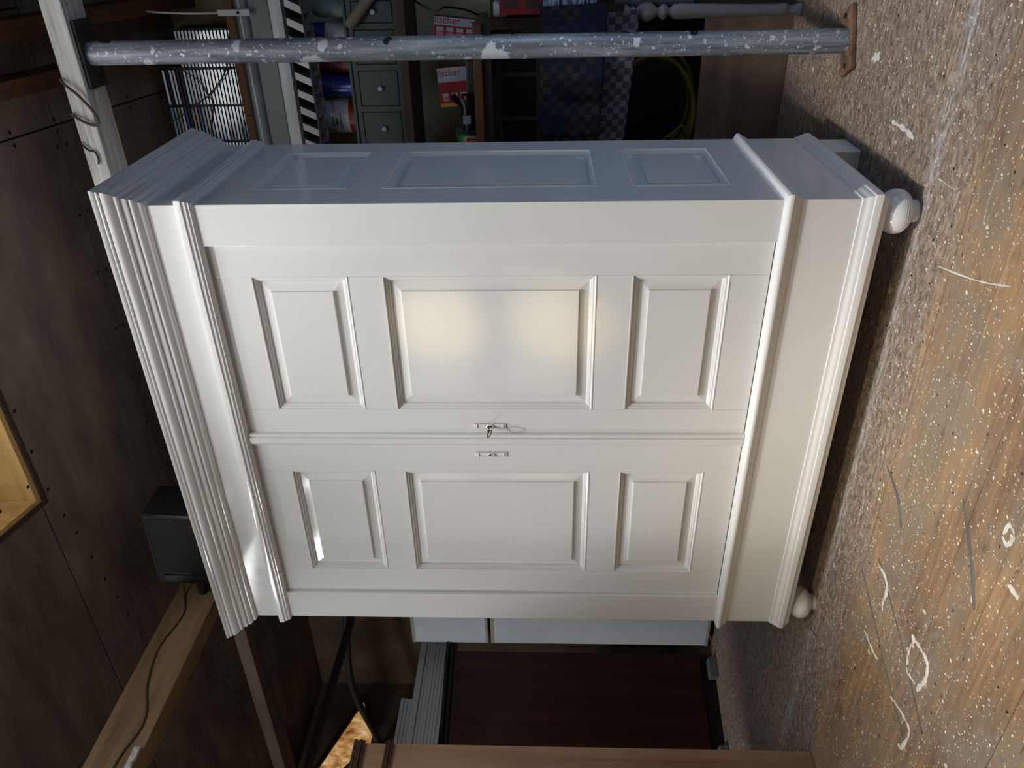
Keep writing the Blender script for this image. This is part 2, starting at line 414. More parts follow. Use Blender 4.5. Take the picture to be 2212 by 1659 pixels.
wn = bmesh.new()
for (a, b, c, d) in ((-1.92, -0.80, 0.62, 0.69), (-1.92, -0.80, 2.0, 2.07), (-1.92, -1.85, 0.69, 2.0), (-0.87, -0.80, 0.69, 2.0), (-1.85, -0.87, 1.25, 1.44)):
    bm_box(wn, a, b, FRONT_Y-0.08, FRONT_Y-0.02, c, d, 0.004)
w5 = struct('window_5', wn, FRAMEW)
obj('pane', box(-1.87, -0.85, FRONT_Y-0.052, FRONT_Y-0.047, 0.67, 2.02), PANE, w5)

# ceiling: sloping roof boarding with the roof window cut out --------
HX0, HX1, HY0, HY1 = -0.51, 1.75, -2.75, 0.335
def shear(bm):
    for v in bm.verts: v.co.z += zc(v.co.y)
    return bm
cbm = bmesh.new()
for (a, b, c, d) in ((LEFT_X, -2.9, FRONT_Y, HY1), (-1.9, HX0, FRONT_Y, HY1), (-2.9, -1.9, FRONT_Y, -2.6), (-2.9, -1.9, -1.3, HY1), (HX1, RIGHT_X, FRONT_Y, HY1), (HX0, HX1, FRONT_Y, HY0), (LEFT_X, RIGHT_X, HY1, BACK_Y)):
    bm_box(cbm, a, b, c, d, 0.014, 0.20)
ceiling = struct('ceiling', shear(cbm), plain('roof_decking', (26, 23, 20), 0.95))
rows = [(FRONT_Y, -2.6), (-2.6, -1.3), (-1.3, HY1), (HY1, 0.96), (0.96, BACK_Y)]
cutsx = [LEFT_X, -1.705, HX0, 0.735, HX1, RIGHT_X]
for ri, (a, b) in enumerate(rows):
    xs = [LEFT_X, -2.9, -1.9, HX0, HX1, RIGHT_X] if ri < 2 else cutsx if ri == 2 else ([LEFT_X, -1.705, 0.735, 1.12, RIGHT_X] if ri == 3 else [LEFT_X, -2.6, 0.735, RIGHT_X])
    for x0, x1 in zip(xs, xs[1:]):
        if ri < 3 and x0 >= HX0-1e-6 and x1 <= HX1+1e-6 and (ri > 0 or a > HY0-0.2): continue
        if ri == 1 and x0 == -2.9: continue
        g = 0.003
        obj('ceiling_board', shear(box(x0+g, x1-g, a+g, b-g, 0.0, 0.015, 0.0015)), CEIL, ceiling)
NAIL = plain('nail_head', (14, 11, 9), 0.8)
nb = bmesh.new()
def nail(x, y):
    b = lathe([(0.0075, -0.0022), (0.006, -0.003), (0.0, -0.003)], 7, (x, y, zc(y)), cap=False)
    me = bpy.data.meshes.new('n'); b.to_mesh(me); b.free(); nb.from_mesh(me); bpy.data.meshes.remove(me)
for i in range(24):
    x = -4.0+i*0.245
    for dy in (-0.022, 0.022): nail(x+random.uniform(-0.01, 0.01), 0.96+dy)
for i in range(8):
    yy = 0.36+i*0.2
    for dx in (-0.022, 0.022): nail(0.735+dx, yy); nail(-1.705+dx, yy)
for i in range(7): nail(-0.42+random.uniform(-0.01, 0.01), 0.31-i*0.13)
for i in range(12): nail(HX0+0.02+i*0.18, HY1+0.045)
for i in range(7): nail(-0.62-i*0.14+random.uniform(-.02, .02), 0.40+0.02*i)
tag(obj('nail_heads', nb, NAIL, ceiling), kind='stuff')
# roof window: timber lining, frame and pane
LINING = wood('honey_pine_lining', (150, 112, 62), (206, 166, 104), 'X', 0.7, 0.55)
sky = tag(bpy.data.objects.new('window_1', None), kind='structure'); COL.objects.link(sky); sky.location = (0.6, -1.2, zc(-1.2))
hh = 0.30
for (a, b, c, d) in ((HX0, HX0+0.02, HY0, HY1), (HX1-0.02, HX1, HY0, HY1), (HX0+0.02, HX1-0.02, HY1-0.02, HY1), (HX0+0.02, HX1-0.02, HY0, HY0+0.02)):
    obj('lining_board', shear(box(a, b, c, d, -0.006, hh, 0.002)), LINING, sky)
TRIM = wood('dark_trim_strip', (52, 36, 28), (78, 56, 42), 'X', 1.0, 0.7)
for (a, b, c, d) in ((HX0-0.02, HX0, HY0, HY1+0.02), (HX0, HX1, HY1, HY1+0.02)):
    obj('edge_strip', shear(box(a, b, c, d, -0.012, 0.004, 0.002)), TRIM, sky)
wn = bmesh.new()
for (a, b, c, d) in ((HX0+.02, HX0+.09, HY0, HY1), (HX1-.09, HX1-.02, HY0, HY1), (HX0+.02, HX1-.02, HY1-.09, HY1-.02), (HX0+.02, HX1-.02, HY0+.02, HY0+.09)):
    bm_box(wn, a, b, c, d, hh, hh+0.05)
obj('window_frame', shear(wn), LINING, sky)
obj('pane', shear(box(HX0+0.05, HX1-0.05, HY0+0.05, HY1-0.05, hh+0.02, hh+0.026)), PANE, sky)

wn = bmesh.new()
for (a, b, c, d) in ((-2.9, -2.86, -2.6, -1.3), (-1.94, -1.9, -2.6, -1.3), (-2.86, -1.94, -2.6, -2.56), (-2.86, -1.94, -1.34, -1.3)):
    bm_box(wn, a, b, c, d, -0.005, 0.26)
w4 = struct('fill_window', shear(wn), LINING)  # unseen roof window, added to house the left fill
obj('pane', shear(box(-2.87, -1.93, -2.57, -1.33, 0.22, 0.226)), PANE, w4)

# ================================================================== THE WARDROBE
H, D = 0.745, 0.599
wd = thing('wardrobe', 'large white painted two-door wardrobe with cornice, panelled doors and ball feet', 'wardrobe', (0, 0.3, 0))
def sweep(profile, close_back=False):
    """moulding round left, front and right: profile = [(overhang, z)]"""
    bm = bmesh.new(); rows_ = []
    for o, z in profile:
        rows_.append([bm.verts.new(p) for p in ((-H-o, D, z), (-H-o, -o, z), (H+o, -o, z), (H+o, D, z))])
    n = len(rows_)
    for i in range(n):
        a, b = rows_[i], rows_[(i+1) % n]
        for k in range(3): bm.faces.new((a[k], a[k+1], b[k+1], b[k]))
    for k in (0, 3): bm.faces.new([r[k] for r in rows_])
    return bm
def curve(pts, n=5):
    return [(p.x, p.y) for p in smooth_path([(a, b, 0) for a, b in pts], n)]
# carcass behind doors
obj('carcass', box(-H+0.02, H-0.02, 0.035, D, 0.10, 2.03), PAINT, wd)
obj('back_panel', box(-H+0.001, H-0.001, D-0.012, D+0.004, 0.30, 2.0), PAINT, wd)
# corner posts of the front
obj('front_stile', box(0.6345, H, 0.0, 0.06, 0.33, 1.85, 0.0015), PAINT, wd)
obj('front_stile', box(-H, -0.629, 0.0, 0.06, 0.33, 1.85, 0.0015), PAINT, wd)
obj('frieze', box(-H, H, 0.0, D, 1.845, 1.985, 0.0012), PAINT, wd)
obj('plinth', box(-H, H, 0.0, D, 0.098, 0.335, 0.0012), PAINT, wd)
fm = [(-0.01, 1.866)] + [(0.0145, 1.866), (0.0155, 1.863), (0.0155, 1.849), (0.0125, 1.846), (0.0118, 1.842), (0.0122, 1.839), (0.0098, 1.836), (0.0085, 1.834), (0.0088, 1.831), (0.006, 1.827), (0.0, 1.823), (-0.01, 1.823)]
obj('frieze_moulding', sweep(fm), PAINT, wd, smooth=35)
cp = [(-0.02, 2.05), (0.0555, 2.05), (0.0545, 2.043), (0.0505, 2.038), (0.0508, 2.034), (0.049, 2.031), (0.0465, 2.030)]
cp += curve([(0.0475, 2.027), (0.0465, 2.019), (0.0410, 2.010), (0.0345, 2.004)])
cp += [(0.0345, 2.001), (0.0355, 1.9985), (0.0338, 1.9955), (0.0275, 1.993), (0.0275, 1.983), (0.0255, 1.979), (0.0205, 1.9775)]
cp += curve([(0.0212, 1.975), (0.0218, 1.970), (0.0180, 1.964), (0.0115, 1.959)])
cp += [(0.0115, 1.957)] + curve([(0.0118, 1.955), (0.0090, 1.950), (0.004, 1.947), (0.0, 1.946)], 4) + [(-0.02, 1.946)]
obj('cornice', sweep(cp), PAINT, wd, smooth=35)
obj('top_board', box(-H+0.01, H-0.01, 0.01, D-0.001, 2.032, 2.046), PAINT, wd)
wm = [(-0.01, 0.3455), (0.001, 0.3455)] + curve([(0.004, 0.3445), (0.0135, 0.340), (0.0178, 0.334), (0.0178, 0.328)], 4) + [(0.0135, 0.3235), (0.0130, 0.321)] + curve([(0.0128, 0.320), (0.0085, 0.316), (0.0078, 0.311)], 4) + [(0.0045, 0.3085), (0.004, 0.305), (0.0, 0.302), (-0.01, 0.302)]
obj('waist_moulding', sweep(wm), PAINT, wd, smooth=35)
bmd = [(-0.01, 0.158), (0.0, 0.158)] + curve([(0.0035, 0.157), (0.005, 0.148), (0.0095, 0.140), (0.0115, 0.132)], 4) + [(0.0142, 0.130), (0.0155, 0.124), (0.0155, 0.113), (0.0135, 0.1105), (0.009, 0.110), (0.0085, 0.1055), (0.0055, 0.100), (0.0045, 0.094), (-0.01, 0.094)]
obj('base_moulding', sweep(bmd), PAINT, wd, smooth=35)
obj('bottom_board', box(-H+0.02, H-0.02, 0.02, D-0.01, 0.094, 0.104), PAINT, wd)
# side walls: frame of stiles and rails with recessed fielded panels
Z_T, Z_M, Z_B = (1.460, 1.719), (0.797, 1.365), (0.449, 0.702)
def rings(rect, prof, fix, axis):
    """nested rectangles: rect=(a0,a1,z0,z1), prof=[(inset, depth)]; closed to a field if last"""
    bm = bmesh.new(); rr = []
    a0, a1, z0, z1 = rect
    for ins, dep in prof:
        c = [(a0+ins, z0+ins), (a1-ins, z0+ins), (a1-ins, z1-ins), (a0+ins, z1-ins)]
        rr.append([bm.verts.new((a, fix+dep, z) if axis == 'Y' else (fix-dep, a, z)) for a, z in c])
    for p, q in zip(rr, rr[1:]):
        for k in range(4): bm.faces.new((p[k], p[(k+1) % 4], q[(k+1) % 4], q[k]))
    return bm, rr
MOULD = [(-0.001, 0.030), (-0.001, -0.0008), (0.0015, -0.0008), (0.003, 0.0030), (0.0055, 0.0042), (0.0085, 0.0042), (0.0095, 0.0075), (0.0125, 0.0085), (0.0155, 0.0105), (0.0165, 0.014), (0.0165, 0.030)]
FIELD = [(0.014, 0.0155), (0.0445, 0.0100), (0.0446, 0.0045), (0.0460, 0.0038)]
def panel(rect, fix, axis, parent, mscale=1.0):
    bm, rr = rings(rect, MOULD, fix, axis)
    for k in range(4): bm.faces.new((rr[0][k], rr[0][(k+1) % 4], rr[-1][(k+1) % 4], rr[-1][k]))
    obj('panel_moulding', bm, PAINT, parent)
    bm, rr = rings(rect, [(0.014, 0.03)]+FIELD, fix, axis); bm.faces.new(rr[-1]); bm.faces.new(list(reversed(rr[0])))
    obj('panel', bm, PAINT, parent)
for sx in (1, -1):
    sw = obj('side_wall', box(min(sx*(H-0.035), sx*(H-0.02)), max(sx*(H-0.035), sx*(H-0.02)), 0.05, D-0.002, 0.33, 1.85), PAINT, wd)
    x0, x1 = (H-0.022, H) if sx > 0 else (-H, -H+0.022)
    zs = [0.33, Z_B[0], Z_B[1], Z_M[0], Z_M[1], Z_T[0], Z_T[1], 1.85]
    obj('stile', box(x0, x1, 0.0602, 0.125, 0.33, 1.85, 0.0008), PAINT, sw)
    obj('stile', box(x0, x1, 0.495, D, 0.33, 1.85, 0.0008), PAINT, sw)
    for k in (0, 2, 4, 6):
        obj('rail', box(x0, x1, 0.125, 0.495, zs[k], zs[k+1], 0.0006), PAINT, sw)
    if sx > 0:
        for z in (Z_T, Z_M, Z_B): panel((0.125, 0.495, z[0], z[1]), H, 'X', sw)
    else:
        for z in (Z_T, Z_M, Z_B): obj('panel', box(-H+0.01, -H+0.02, 0.12, 0.50, z[0]-.005, z[1]+.005), PAINT, sw)
# doors
YD = 0.012
CAST = PAINT
BLACK = plain('black_hole', (6, 6, 6), 0.9)
def escutcheon(cx, cz, door):
    fy = YD
    e = obj('escutcheon', poly_prism([(cx-.0085, cz-.0485), (cx-.003, cz-.0455), (cx+.003, cz-.0455), (cx+.0085, cz-.0485), (cx+.0085, cz+.0485), (cx+.003, cz+.0455), (cx-.003, cz+.0455), (cx-.0085, cz+.0485)], fy-.0030, fy+.001), CAST, door)
    bm = bmesh.new()
    for (a, b, c, d) in ((-.0085, -.0070, -.0465, .0465), (.0070, .0085, -.0465, .0465), (-.0072, .0072, .038, .0395), (-.0072, .0072, -.0395, -.038)):
        bm_box(bm, cx+a, cx+b, fy-.0050, fy-.002, cz+c, cz+d)
    # oval boss with rays
    N = 20
    ringa = [bm.verts.new((cx+.0085*math.cos(2*math.pi*i/N), fy-.0044, cz+.0125*math.sin(2*math.pi*i/N))) for i in range(N)]
    ringb = [bm.verts.new((cx+.0060*math.cos(2*math.pi*i/N), fy-.0072, cz+.0095*math.sin(2*math.pi*i/N))) for i in range(N)]
    ringc = [bm.verts.new((cx+.0042*math.cos(2*math.pi*i/N), fy-.0052, cz+.0075*math.sin(2*math.pi*i/N))) for i in range(N)]
    for a, b in ((ringa, ringb), (ringb, ringc)):
        for i in range(N): bm.faces.new((a[i], a[(i+1) % N], b[(i+1) % N], b[i]))
    bm.faces.new(list(reversed(ringa))); bm.faces.new(ringc)
    for i in range(8):
        t = 2*math.pi*(i+.5)/8; r0, r1 = .0125, .020
        c, s = math.cos(t)*.62, math.sin(t)
        p = [Vector((cx+c*r0-s*.0014, fy-.0030, cz+s*r0+c*.0014)), Vector((cx+c*r0+s*.0014, fy-.0030, cz+s*r0-c*.0014)), Vector((cx+c*r1, fy-.0030, cz+s*r1)), Vector((cx+c*r0, fy-.0062, cz+s*r0))]
        vv = [bm.verts.new(q) for q in p]
        for f in ((0, 1, 3), (1, 2, 3), (2, 0, 3), (0, 2, 1)): bm.faces.new([vv[k] for k in f])
    o = obj('ornament', bm, CAST, door)
    obj('keyhole', poly_prism([(cx-.0012, cz-.005), (cx+.0012, cz-.005), (cx+.0014, cz+.001), (cx+.0026, cz+.0035), (cx+.0012, cz+.0058), (cx-.0012, cz+.0058), (cx-.0026, cz+.0035), (cx-.0014, cz+.001)], fy-.0068, fy-.0046), BLACK, door)
def door(x0, x1, s0, s1):
    dr = obj('door', box(x0+0.001, x1-0.001, YD+0.021, YD+0.027, 0.348, 1.842), PAINT, wd)
    zs = [0.347, Z_B[0], Z_B[1], Z_M[0], Z_M[1], Z_T[0], Z_T[1], 1.842]
    obj('stile', box(x0, s0, YD, YD+0.024, zs[0], zs[-1], 0.0008), PAINT, dr)
    obj('stile', box(s1, x1, YD, YD+0.024, zs[0], zs[-1], 0.0008), PAINT, dr)
    for k in (0, 2, 4, 6):
        obj('rail', box(s0+.0004, s1-.0004, YD+.0003, YD+0.024, zs[k], zs[k+1], 0.0006), PAINT, dr)
    for z in (Z_T, Z_M, Z_B): panel((s0, s1, z[0], z[1]), YD, 'Y', dr)
    return dr
dR = door(0.008, 0.633, 0.120, 0.542); dL = door(-0.6275, 0.0065, -0.526, -0.108)
dR['label'] = 'right door with the key in its lock'; dL['label'] = 'left door with the empty keyhole'
# cover strip on the meeting edge
sp = [(0.0395, YD+.001), (0.0395, YD-.009), (0.036, YD-.0125), (0.0315, YD-.013), (0.0275, YD-.0105), (0.0262, YD-.0085), (0.025, YD-.0145), (0.006, YD-.0145), (0.003, YD-.0125), (0.0018, YD-.009), (-0.003, YD-.007), (-0.003, YD+.001)]
bm = bmesh.new()
a = [bm.verts.new((x, y, 0.3475)) for x, y in sp]; b = [bm.verts.new((x, y, 1.821)) for x, y in sp]
bm.faces.new(a); bm.faces.new(list(reversed(b)))
for i in range(len(sp)): bm.faces.new((a[i], b[i], b[(i+1) % len(sp)], a[(i+1) % len(sp)]))
obj('cover_strip', bm, PAINT, dR)
escutcheon(0.0635, 1.094, dR); escutcheon(-0.040, 1.094, dL)
# feet
prof = [(0.038, 0.098), (0.036, 0.092), (0.034, 0.086), (0.040, 0.082), (0.050, 0.072), (0.0555, 0.060), (0.0565, 0.050), (0.0555, 0.0435), (0.0530, 0.0426), (0.0530, 0.0414), (0.0552, 0.0408), (0.0550, 0.0396), (0.0526, 0.0390), (0.0524, 0.0378), (0.0540, 0.0370), (0.047, 0.027), (0.038, 0.0205), (0.030, 0.018), (0.028, 0.015), (0.028, 0.0)]
for sx in (1, -1):
    obj('ball_foot', lathe(list(reversed(prof)), 40, (sx*0.697, 0.048, 0)), PAINT, wd, smooth=30)
    obj('block_foot', box(min(sx*.655, sx*.742), max(sx*.655, sx*.742), 0.455, 0.595, 0, 0.096, 0.003), PAINT, wd)
# key in the right door
KEY = plain('aged_brass', (120, 104, 84), 0.35, 0.9, 0.25, 60)
kx, kz = 0.0635, 1.0975
bm = tube([(kx, -0.019, kz), (kx, 0.004, kz)], 0.0028, 10, 0)
kk = thing('key', 'small worn brass key standing in the lock of the white wardrobe', 'key', (kx, 0.0, kz))
obj('shank', bm, KEY, kk, smooth=True)
ct, st = math.cos(R(38)), math.sin(R(38))
pts = [(kx+ct*0.0115*math.cos(t), -0.0305+0.0125*math.sin(t), kz-st*0.0115*math.cos(t)-0.003) for t in [2*math.pi*i/28 for i in range(29)]]
obj('bow', tube(pts, 0.0017, 8, 0), KEY, kk, smooth=True)
obj('collar', tube([(kx, -0.0195, kz), (kx, -0.0160, kz)], 0.0042, 12, 0), KEY, kk, smooth=True)

# ================================================================== POLE AND BEAMS
PX, PY = 1.008, 0.709
pole = thing('steel_pole', 'paint-spattered grey steel support pole between floor plate and whitewashed beam', 'pole', (PX, PY, 0))
obj('tube', lathe([(0.0355, 0.012), (0.0355, 2.372)], 40, (PX, PY, 0)), POLE, pole, smooth=True)
RUST = plain('rusty_plate', (112, 86, 68), 0.8, 0.1, 0.3, 25, 0.3, 0.4)
obj('base_plate', beam_between((PX-0.085, PY-0.045, 0.008), (PX+0.085, PY+0.045, 0.008), 0.085, 0.016), RUST, pole)
PLT = plain('dark_steel_plate', (48, 48, 46), 0.6, 0.4, 0.25, 25)
obj('top_plate', box(PX-0.10, PX+0.10, PY-0.052, PY+0.052, 2.366, 2.378, 0.002), PLT, pole)
for sx in (-1, 1):
    obj('bolt', lathe([(0.009, 0), (0.009, -0.006), (0.0, -0.007)], 6, (PX+sx*0.075, PY, 2.366), cap=False), PLT, pole)
for sx in (-1, 1):
    obj('base_screw', lathe([(0.008, 0), (0.007, 0.004), (0.0, 0.005)], 10, (PX+sx*0.066, PY+sx*.035, 0.016), cap=False), PLT, pole)
tag(obj('timber_beam', box(-0.25, RIGHT_X, 0.64, 0.765, 2.378, 2.445, 0.004), BEAM, origin=(1.0, 0.7, 2.378)), 'whitewashed timber beam carried by the spattered steel pole', 'beam')
BARE = wood('old_bare_timber', (74, 62, 52), (112, 96, 82), 'X', 1.0, 0.85)
tag(obj('timber_beam', box(-3.43, -0.25, 0.645, 0.765, 2.376, 2.442, 0.004), BARE, origin=(-2, 0.7, 2.376)), 'bare brown timber purlin running behind the brown tie beam', 'beam')
TIE = wood('brown_tie_timber', (102, 80, 56), (156, 128, 94), 'Y', 0.8, 0.8, 0.12)
tag(obj('tie_beam', box(-1.29, -1.20, FRONT_Y, 0.645, 2.385, 2.575, 0.004), TIE, origin=(-1.25, -1, 2.385)), 'heavy brown timber tie beam with a cable along it beside the speaker', 'beam')
RAFT = wood('orange_brown_rafter', (66, 44, 28), (104, 70, 44), 'Y', 1.0, 0.8)
for i, x in enumerate((0.905, 1.075)):
    o = obj('rafter', shear(box(x-0.028, x+0.028, HY1+0.03, BACK_Y, -0.115, 0.001, 0.003)), RAFT, origin=(x, 1.0, zc(1.0)-0.1))
    tag(o, ['orange-brown rafter under the roof boards beside a board seam', 'orange-brown rafter under the roof boards, farther from the seam'][i], 'rafter', 'rafters above the steel pole')
DARKW = wood('blackened_timber', (34, 30, 27), (54, 48, 43), 'X', 1.0, 0.85)
tag(obj('brace', beam_between((-2.0, 1.75, 1.995), (-2.0, FRONT_Y+0.001, 2.10), 0.035, 0.035), DARKW, origin=(-2.0, 1.5, 1.74)), 'thin dark timber rail above the stacked grey boards', 'brace')
tag(obj('brace', beam_between((-3.15, 0.66, 2.385), (-2.62, 0.72, 1.90), 0.03, 0.03), DARKW, origin=(-3.0, 0.70, 2.3)), 'thin dark strut crossing the bright gable opening', 'strut')
tag(obj('brace', beam_between((-3.3, 0.62, 2.37), (-3.3, 0.66, 1.80), 0.03, 0.03), DARKW, origin=(-3.3, 0.65, 2.0)), 'short dark upright under the bare purlin by the gable opening', 'strut')
tag(obj('conduit_pipe', tube([(-1.6, 1.30, 2.06), (-2.2, 1.25, 2.10), (-2.7, 1.2, 2.12), (-3.2, 1.22, 2.04), (-3.43, 1.25, 2.02)], 0.022, 12, 6), plain('black_pipe', (40, 38, 38), 0.6), smooth=True, origin=(-3, 1.2, 2.05)), 'long dark pipe drooping across the back wall', 'pipe')
CABLE = plain('brown_cable', (70, 58, 46), 0.7)
tag(obj('cable', tube([(-1.196, -1.0, 2.42), (-1.196, -0.35, 2.46), (-1.196, -0.12, 2.43), (-1.196, 0.05, 2.49), (-1.196, 0.22, 2.52), (-1.196, 0.40, 2.49), (-1.19, 0.52, 2.53), (-1.12, 0.56, 2.54), (-1.062, 0.56, 2.53)], 0.0035, 8, 8), CABLE, smooth=True, origin=(-1.2, 0, 2.45)), 'thin brown cable stapled along the tie beam to the speaker', 'cable')
tag(obj('timber_batten', box(-1.20, -1.185, -0.55, -0.22, 2.392, 2.415, 0.002), BEAM, origin=(-1.19, -0.4, 2.40)), 'short pale batten fixed low on the brown tie beam', 'batten')
loop = [(0.945, 0.634, 2.446), (0.93, 0.622, 2.43), (0.905, 0.624, 2.405), (0.875, 0.628, 2.385), (0.845, 0.630, 2.368), (0.818, 0.630, 2.362), (0.805, 0.630, 2.372), (0.81, 0.628, 2.395), (0.825, 0.626, 2.42), (0.84, 0.634, 2.446)]
tag(obj('wire', tube(loop, 0.0045, 8, 8), CABLE, smooth=True, origin=(0.87, 0.63, 2.40)), 'loop of brown wire hanging over the whitewashed beam', 'wire')
tag(obj('wire', tube([(0.75, 0.634, 2.447), (0.735, 0.630, 2.43), (0.725, 0.632, 2.42), (0.72, 0.633, 2.405), (0.70, 0.634, 2.40), (0.68, 0.634, 2.405)], 0.003, 8, 8), DARKW, smooth=True, origin=(0.72, 0.63, 2.42)), 'short curled dark wire on the face of the whitewashed beam', 'wire')
# speaker on the tie beam
SPK = plain('black_speaker_cabinet', (11, 11, 12), 0.55, 0, 0.2, 20)
GRL = plain('speaker_cloth', (20, 19, 18), 0.9, 0, 0.2, 300)
sp_ = thing('loudspeaker', 'black loudspeaker bracketed to the brown tie beam under the roof', 'loudspeaker', (-0.86, 0.54, 2.30))
sp_.rotation_euler = (0, R(3), 0)
obj('cabinet', box(-1.055, -0.675, 0.452, 0.625, 2.30, 2.562, 0.010), SPK, sp_, smooth=30)
obj('front_frame', box(-1.055, -0.675, 0.440, 0.454, 2.30, 2.562, 0.006), plain('speaker_bezel', (22, 22, 24), 0.4), sp_, smooth=30)
obj('grille_edge', box(-0.989, -0.688, 0.4365, 0.4415, 2.314, 2.549, 0.004), plain('bezel_edge', (58, 56, 54), 0.5), sp_)
obj('grille', box(-0.985, -0.692, 0.432, 0.442, 2.318, 2.545, 0.008), GRL, sp_, smooth=30)
obj('port', box(-1.045, -1.005, 0.434, 0.442, 2.33, 2.53, 0.006), SPK, sp_, smooth=30)
tb = text_bm('AKAI', 0.012); tb.transform(Matrix.Translation((-0.995, 0.4385, 2.43)) @ Matrix.Rotation(R(90), 4, 'Y') @ Matrix.Rotation(R(90), 4, 'X'))
obj('lettering', tb, plain('silver_letters', (120, 120, 118), 0.5), sp_)
obj('bracket', box(-1.215, -1.05, 0.52, 0.56, 2.42, 2.45, 0.003), PLT, sp_)

# ================================================================== RIGHT BACK: CDs, LAMP, SHELVES, BENCH
# CD rack --------------------------------------------------------
WIRE = plain('black_wire', (20, 20, 22), 0.5, 0.3)
SHZ = 2.190
rack = thing('cd_rack', 'black wire rack full of stacked CD cases on the brown shelf', 'rack', (0.69, 1.56, SHZ))
colx = [0.395, 0.545, 0.692, 0.840, 0.988]
for x in colx:
    for yy in (1.492, 1.62):
        obj('upright', box(x-0.0021, x+0.0021, yy-0.004, yy+0.004, SHZ, 2.45 if x > 0.9 else 2.47), WIRE, rack)
    obj('crosspiece', box(x-0.004, x+0.004, 1.496, 1.616, SHZ, SHZ+0.006), WIRE, rack)
for yy in (1.492, 1.62):
    obj('rail', box(colx[0], colx[-1], yy-0.004, yy+0.004, SHZ+0.0001, SHZ+0.008), WIRE, rack)
obj('rail', box(colx[0], colx[-1], 1.616, 1.624, 2.435, 2.445), WIRE, rack)
CASE = plain('cd_case_plastic', (38, 38, 42), 0.25)
SPINE = [plain('cd_spine_%s' % n, c, 0.10, 0, 0.06, 6.0, 1.0) for n, c in (('white', (236, 238, 242)), ('pale', (214, 216, 222)), ('grey', (150, 150, 152)), ('cream', (226, 214, 200)), ('blue', (70, 98, 150)), ('sky', (126, 170, 200)), ('dark', (52, 52, 56)), ('pink', (206, 150, 130)))]
proto_c = {}
def cd_case(x, z, mi, label, grp, tilt=0.0):
    key = mi
    if key not in proto_c:
        bm = box(-0.071, 0.071, 0.0, 0.124, 0, 0.0100, 0.0008); me = bpy.data.meshes.new('cd_case'); bmesh.ops.recalc_face_normals(bm, faces=bm.faces); bm.to_mesh(me); bm.free(); me.materials.append(CASE)
        bm = box(-0.068, 0.068, -0.0006, 0.002, 0.0006, 0.0096); m2 = bpy.data.meshes.new('spine'); bmesh.ops.recalc_face_normals(bm, faces=bm.faces); bm.to_mesh(m2); bm.free(); m2.materials.append(SPINE[mi])
        proto_c[key] = (me, m2)
    me, m2 = proto_c[key]
    o = bpy.data.objects.new('cd_case', me); COL.objects.link(o); o.location = (x, 1.485, z); o.rotation_euler = (0, tilt, 0)
    tag(o, label, 'CD', grp)
    s = bpy.data.objects.new('spine', m2); COL.objects.link(s); s.parent = o
names = ['bright white', 'pale', 'grey', 'cream', 'dark blue', 'sky blue', 'black', 'pink']
counts = [16, 22, 22, 16]
ORD = ['first', 'second', 'third', 'fourth', 'fifth', 'sixth', 'seventh', 'eighth', 'ninth', 'tenth', 'eleventh', 'twelfth', 'thirteenth', 'fourteenth', 'fifteenth', 'sixteenth', 'seventeenth', 'eighteenth', 'nineteenth', 'twentieth', 'twenty-first', 'twenty-second']
for ci, (x0, x1) in enumerate(zip(colx, colx[1:])):
    z = SHZ+0.0085
    for k in range(counts[ci]):
        wts = [5, 3, 2, 1, 0.4, 0.2, 0.6, 0.1] if ci != 1 else [2, 2.4, 3, 1.6, 1.4, 0.5, 1.4, 0.8]
        mi = random.choices(range(8), wts)[0]
        if ci == 1 and k == 21: mi = 5
        place = ['hidden behind the wardrobe cornice', 'touching the wardrobe cornice', 'between pole and cornice', 'on the far side of the pole'][ci]
        cd_case((x0+x1)/2, z, mi, '%s CD, %s above the shelf, rack column %s' % (names[mi], ORD[k], place), 'CDs in the wire rack')
        z += 0.0148
        if k < 21: pass
    # slots that carry the cases
    bm = bmesh.new(); z = SHZ+0.0085
    for k in range(counts[ci]):
        for xa, xb in ((x0, x0+0.0075), (x1-0.0075, x1)): bm_box(bm, xa, xb, 1.50, 1.60, z-0.0014, z)
        z += 0.0148
    for xa, xb in ((x0, x0+0.0021), (x1-0.0021, x1)): bm_box(bm, xa, xb, 1.545, 1.555, SHZ, z)
    obj('slot_comb', bm, WIRE, rack)
# shelf under the CDs
BROWN = wood('brown_shelf_wood', (94, 62, 38), (140, 94, 58), 'X', 0.9, 0.6)
sh = thing('wall_shelf', 'brown wooden wall shelf under the CD rack', 'shelf', (0.9, 1.7, 2.14))
for a, b in ((0.0, 0.40), (0.40, 0.66), (0.66, 0.90), (0.90, 1.30), (1.30, RIGHT_X)):
    obj('shelf_board', box(a+0.001, b-0.001, 1.44, BACK_Y, 2.145, 2.1898, 0.002), BROWN, sh)
# fluorescent fitting with louvre under the shelf
ENAM = plain('grey_enamel', (104, 112, 106), 0.35, 0, 0.05)
WENAM = plain('white_enamel', (206, 206, 202), 0.3, 0, 0.05)
ALU = plain('dull_aluminium', (150, 148, 148), 0.35, 0.6, 0.1)
lf = thing('strip_light', 'unlit louvred fluorescent strip light fixed below the brown shelf', 'strip light', (0.9, 1.44, 1.9))
obj('lamp_tube', (lambda b: (b.transform(Matrix.Translation((0.1, 1.40, 2.105)) @ Matrix.Rotation(R(90), 4, 'Y')), b)[1])(lathe([(0.024, 0), (0.024, 1.6)], 20)), plain('grey_tube', (150, 152, 150), 0.3, 0.2), lf, smooth=True)
obj('mounting_strip', box(0.1, 1.7, 1.41, 1.60, 2.09, 2.146, 0.002), PLT, lf)
hb = bmesh.new(); prof_h = [(1.40, 2.080), (1.60, 2.092), (1.60, 1.935), (1.40, 1.935), (1.385, 1.945), (1.383, 1.985), (1.392, 2.0)]
